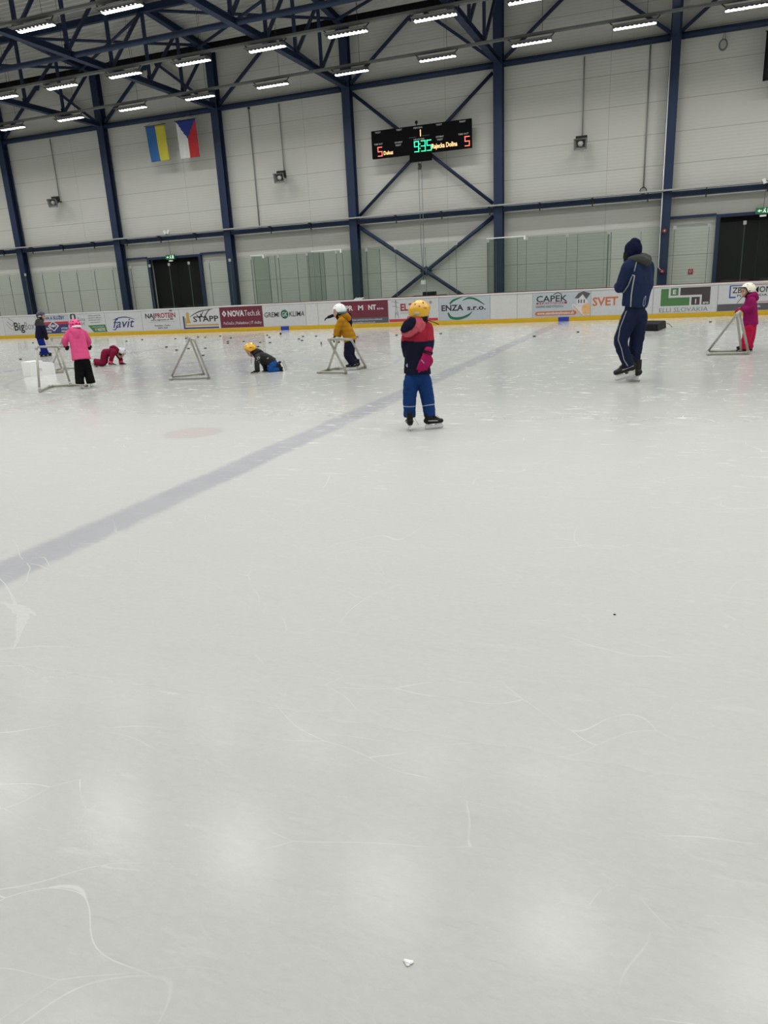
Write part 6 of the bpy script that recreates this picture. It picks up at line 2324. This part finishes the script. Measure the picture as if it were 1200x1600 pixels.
bm.transform(Matrix.Translation(b0 + ax * (Lx * 0.3) + ZUP * 0.10) @ Matrix((ax, ay, ZUP)).transposed().to_4x4())
from_bm('chipped_patch', bm, M_PALE, fbk)

# pucks
M_PUCK = mat('puck_rubber', (0.008, 0.008, 0.009), 0.55)


def make_puck(upright=False):
    bm = bmesh.new()
    r_, h_ = 0.038, 0.0254
    prof = [(r_ - 0.003, 0), (r_, 0.003), (r_, h_ - 0.003), (r_ - 0.003, h_)]
    rings = [[bm.verts.new((a * math.cos(2 * math.pi * i / 24), a * math.sin(2 * math.pi * i / 24), z)) for i in range(24)] for a, z in prof]
    for A_, B_ in zip(rings, rings[1:]):
        for i in range(24):
            bm.faces.new((A_[i], A_[(i + 1) % 24], B_[(i + 1) % 24], B_[i]))
    bm.faces.new(rings[0][::-1])
    bm.faces.new(rings[-1])
    if upright:
        bm.transform(Matrix.Translation((0, 0, r_)) @ Matrix.Rotation(math.radians(90), 4, 'X') @ Matrix.Translation((0, 0, -h_ / 2)))
    return from_bm('hockey_puck', bm, M_PUCK)


pk0 = make_puck()
PUCKS = [((32, 562), 'lying on open ice above the foam block at the far left'), ((51.6, 536), 'lying left of the boy in navy'), ((197.6, 533.3), 'lying above the silver helmet'),
         ((222, 531), 'lying alone between the silver helmet and the empty frame'), ((260, 542.5), 'farthest left of those beside the empty frame'), ((274, 529.5), 'in the far row just left of the empty frame'),
         ((275.8, 547.5), 'nearest one left of the empty frame'), ((290.4, 529), 'touching the tip of the empty frame on its left'), ((294.6, 545), 'seen through the empty frame'),
         ((309.4, 527), 'just right of the tip of the empty frame'), ((320.8, 527.5), 'second right of the tip of the empty frame'), ((320.8, 544.5), 'right of the empty frame, halfway down'),
         ((317, 556), 'touching the right leg of the empty frame'), ((344, 525.5), 'in the far row under the maroon banner, left one'), ((360.8, 528.5), 'in the far row under the maroon banner, right one'),
         ((356, 534), 'upper one of a close pair left of the crawling yellow helmet'), ((356, 536.8), 'lower one of a close pair left of the crawling yellow helmet'), ((380.8, 534.2), 'just above the crawling yellow helmet'),
         ((406.4, 535.8), 'above right of the crawling yellow helmet'), ((403, 542.3), 'touching the crawling yellow helmet on its right'), ((417.4, 524), 'farthest one left of the blue board mark'),
         ((421, 527.4), 'just below the farthest one left of the blue board mark'), ((421.8, 535.8), 'above the back of the crawling child in black'), ((473.5, 526), 'uppermost of a trio left of the mustard child'),
         ((467, 530), 'leftmost of a trio left of the mustard child'), ((472, 532.5), 'lowest of a trio left of the mustard child'), ((494, 525.5), 'between the trio and the mustard child'),
         ((558, 526.8), 'just right of the mustard jacket'), ((619.6, 524.2), 'left of the child in the red and navy jacket'), ((688.8, 521.7), 'right of the child in the red and navy jacket'),
         ((835, 526), 'on the far end of the blue line'), ((903, 519.4), 'between the blue board mark and the coach'), ((1110, 503.3), 'between the black padded bag and the child in magenta')]
for i, ((u, v), txt) in enumerate(PUCKS):
    o = pk0 if i == 0 else pk0.copy()
    if i:
        COL.objects.link(o)
    p = gr(u, v)
    o.location = (p.x, p.y, 0)
    tag(o, 'black puck ' + txt, 'puck', 'pucks lying on the ice')
pk1 = make_puck(True)
for i, ((u, v), txt) in enumerate((((438.5, 523), 'black puck standing on edge below the blue board mark'), ((502, 538.5), 'black puck standing on edge left of the mustard child'))):
    o = pk1 if i == 0 else pk1.copy()
    if i:
        COL.objects.link(o)
    p = gr(u, v)
    o.location = (p.x, p.y, 0)
    o.rotation_euler = (0, 0, 0.9 + i)
    tag(o, txt, 'puck', 'pucks standing on edge')

# lump of ice near the camera
p = gr(637, 1505)
bm = bmesh.new()
for dx, dy, r_ in ((0, 0, 0.0075), (0.007, 0.003, 0.006), (-0.006, 0.003, 0.005), (0.002, -0.005, 0.005)):
    ellipsoid(bm, (p.x + dx, p.y + dy, r_ * 0.4), r_, r_ * 0.9, r_ * 0.55, None, 12, 8)
o = blob('ice_chip', bm, mat('snow_white', (0.85, 0.87, 0.87), 0.6), None, voxel=0.0012, smooth=1, wrinkle=0.0006, wscale=300)
tag(o, 'small white chip of snow on the ice near the bottom of the picture', 'ice chip')
p = gr(960, 961)
bm = bmesh.new()
ellipsoid(bm, (p.x, p.y, 0.003), 0.006, 0.004, 0.003, None, 10, 6)
bm.verts.ensure_lookup_table()
for v_ in bm.verts:
    v_.co += Vector((noise.noise(v_.co * 300), noise.noise(v_.co * 280 + Vector((3, 1, 2))), 0)) * 0.002
tag(from_bm('rubber_crumb', bm, M_PUCK, None, smooth=True), 'tiny black crumb on the open ice right of centre', 'crumb')

# pale skate scuff on the near left of the ice
def ice_stroke(bm, pts, ws, z=[0.0002]):
    z[0] += 0.00012
    vals = catmull([(gr(u, v), w, w) for (u, v), w in zip(pts, ws)], 6)
    L, Rr = [], []
    for i, (p, w, _) in enumerate(vals):
        t = (vals[min(i + 1, len(vals) - 1)][0] - vals[max(i - 1, 0)][0])
        nn = Vector((-t.y, t.x, 0)).normalized()
        w = w * (0.8 + 0.5 * noise.noise(p * 30))
        L.append(bm.verts.new(Vector((p.x, p.y, z[0])) + nn * w / 2))
        Rr.append(bm.verts.new(Vector((p.x, p.y, z[0])) - nn * w / 2))
    for i in range(len(vals) - 1):
        bm.faces.new((L[i], Rr[i], Rr[i + 1], L[i + 1]))


bm = bmesh.new()
ice_stroke(bm, [(-6, 899), (8, 913), (18, 930), (24, 944)], [0.006, 0.009, 0.016, 0.02])
ice_stroke(bm, [(-10, 941), (8, 943), (22, 950), (36, 962), (32, 978), (27, 1000), (20, 1015)], [0.03, 0.035, 0.05, 0.075, 0.05, 0.02, 0.01])
ice_stroke(bm, [(18, 944), (34, 950), (50, 957), (56, 962)], [0.04, 0.05, 0.03, 0.008])
ice_stroke(bm, [(20, 844), (27, 853), (31, 868), (36, 874)], [0.004, 0.007, 0.006, 0.008])
ice_stroke(bm, [(42, 880), (47, 888), (44, 896), (40, 910), (20, 924)], [0.008, 0.010, 0.006, 0.008, 0.004])
ice_stroke(bm, [(50, 873), (68, 871), (74, 878), (77, 884)], [0.004, 0.007, 0.006, 0.006])
ice_stroke(bm, [(44, 880), (60, 883), (72, 889), (80, 892), (92, 899)], [0.004, 0.007, 0.016, 0.010, 0.004])
o = from_bm('snow_scuff', bm, mat('scuff_white', (0.52, 0.53, 0.515), 0.6, var=0.10, bscale=60), None)
tag(o, 'pale forked scuff of snow scraped into the ice at the left edge', 'scuff', kind='stuff')
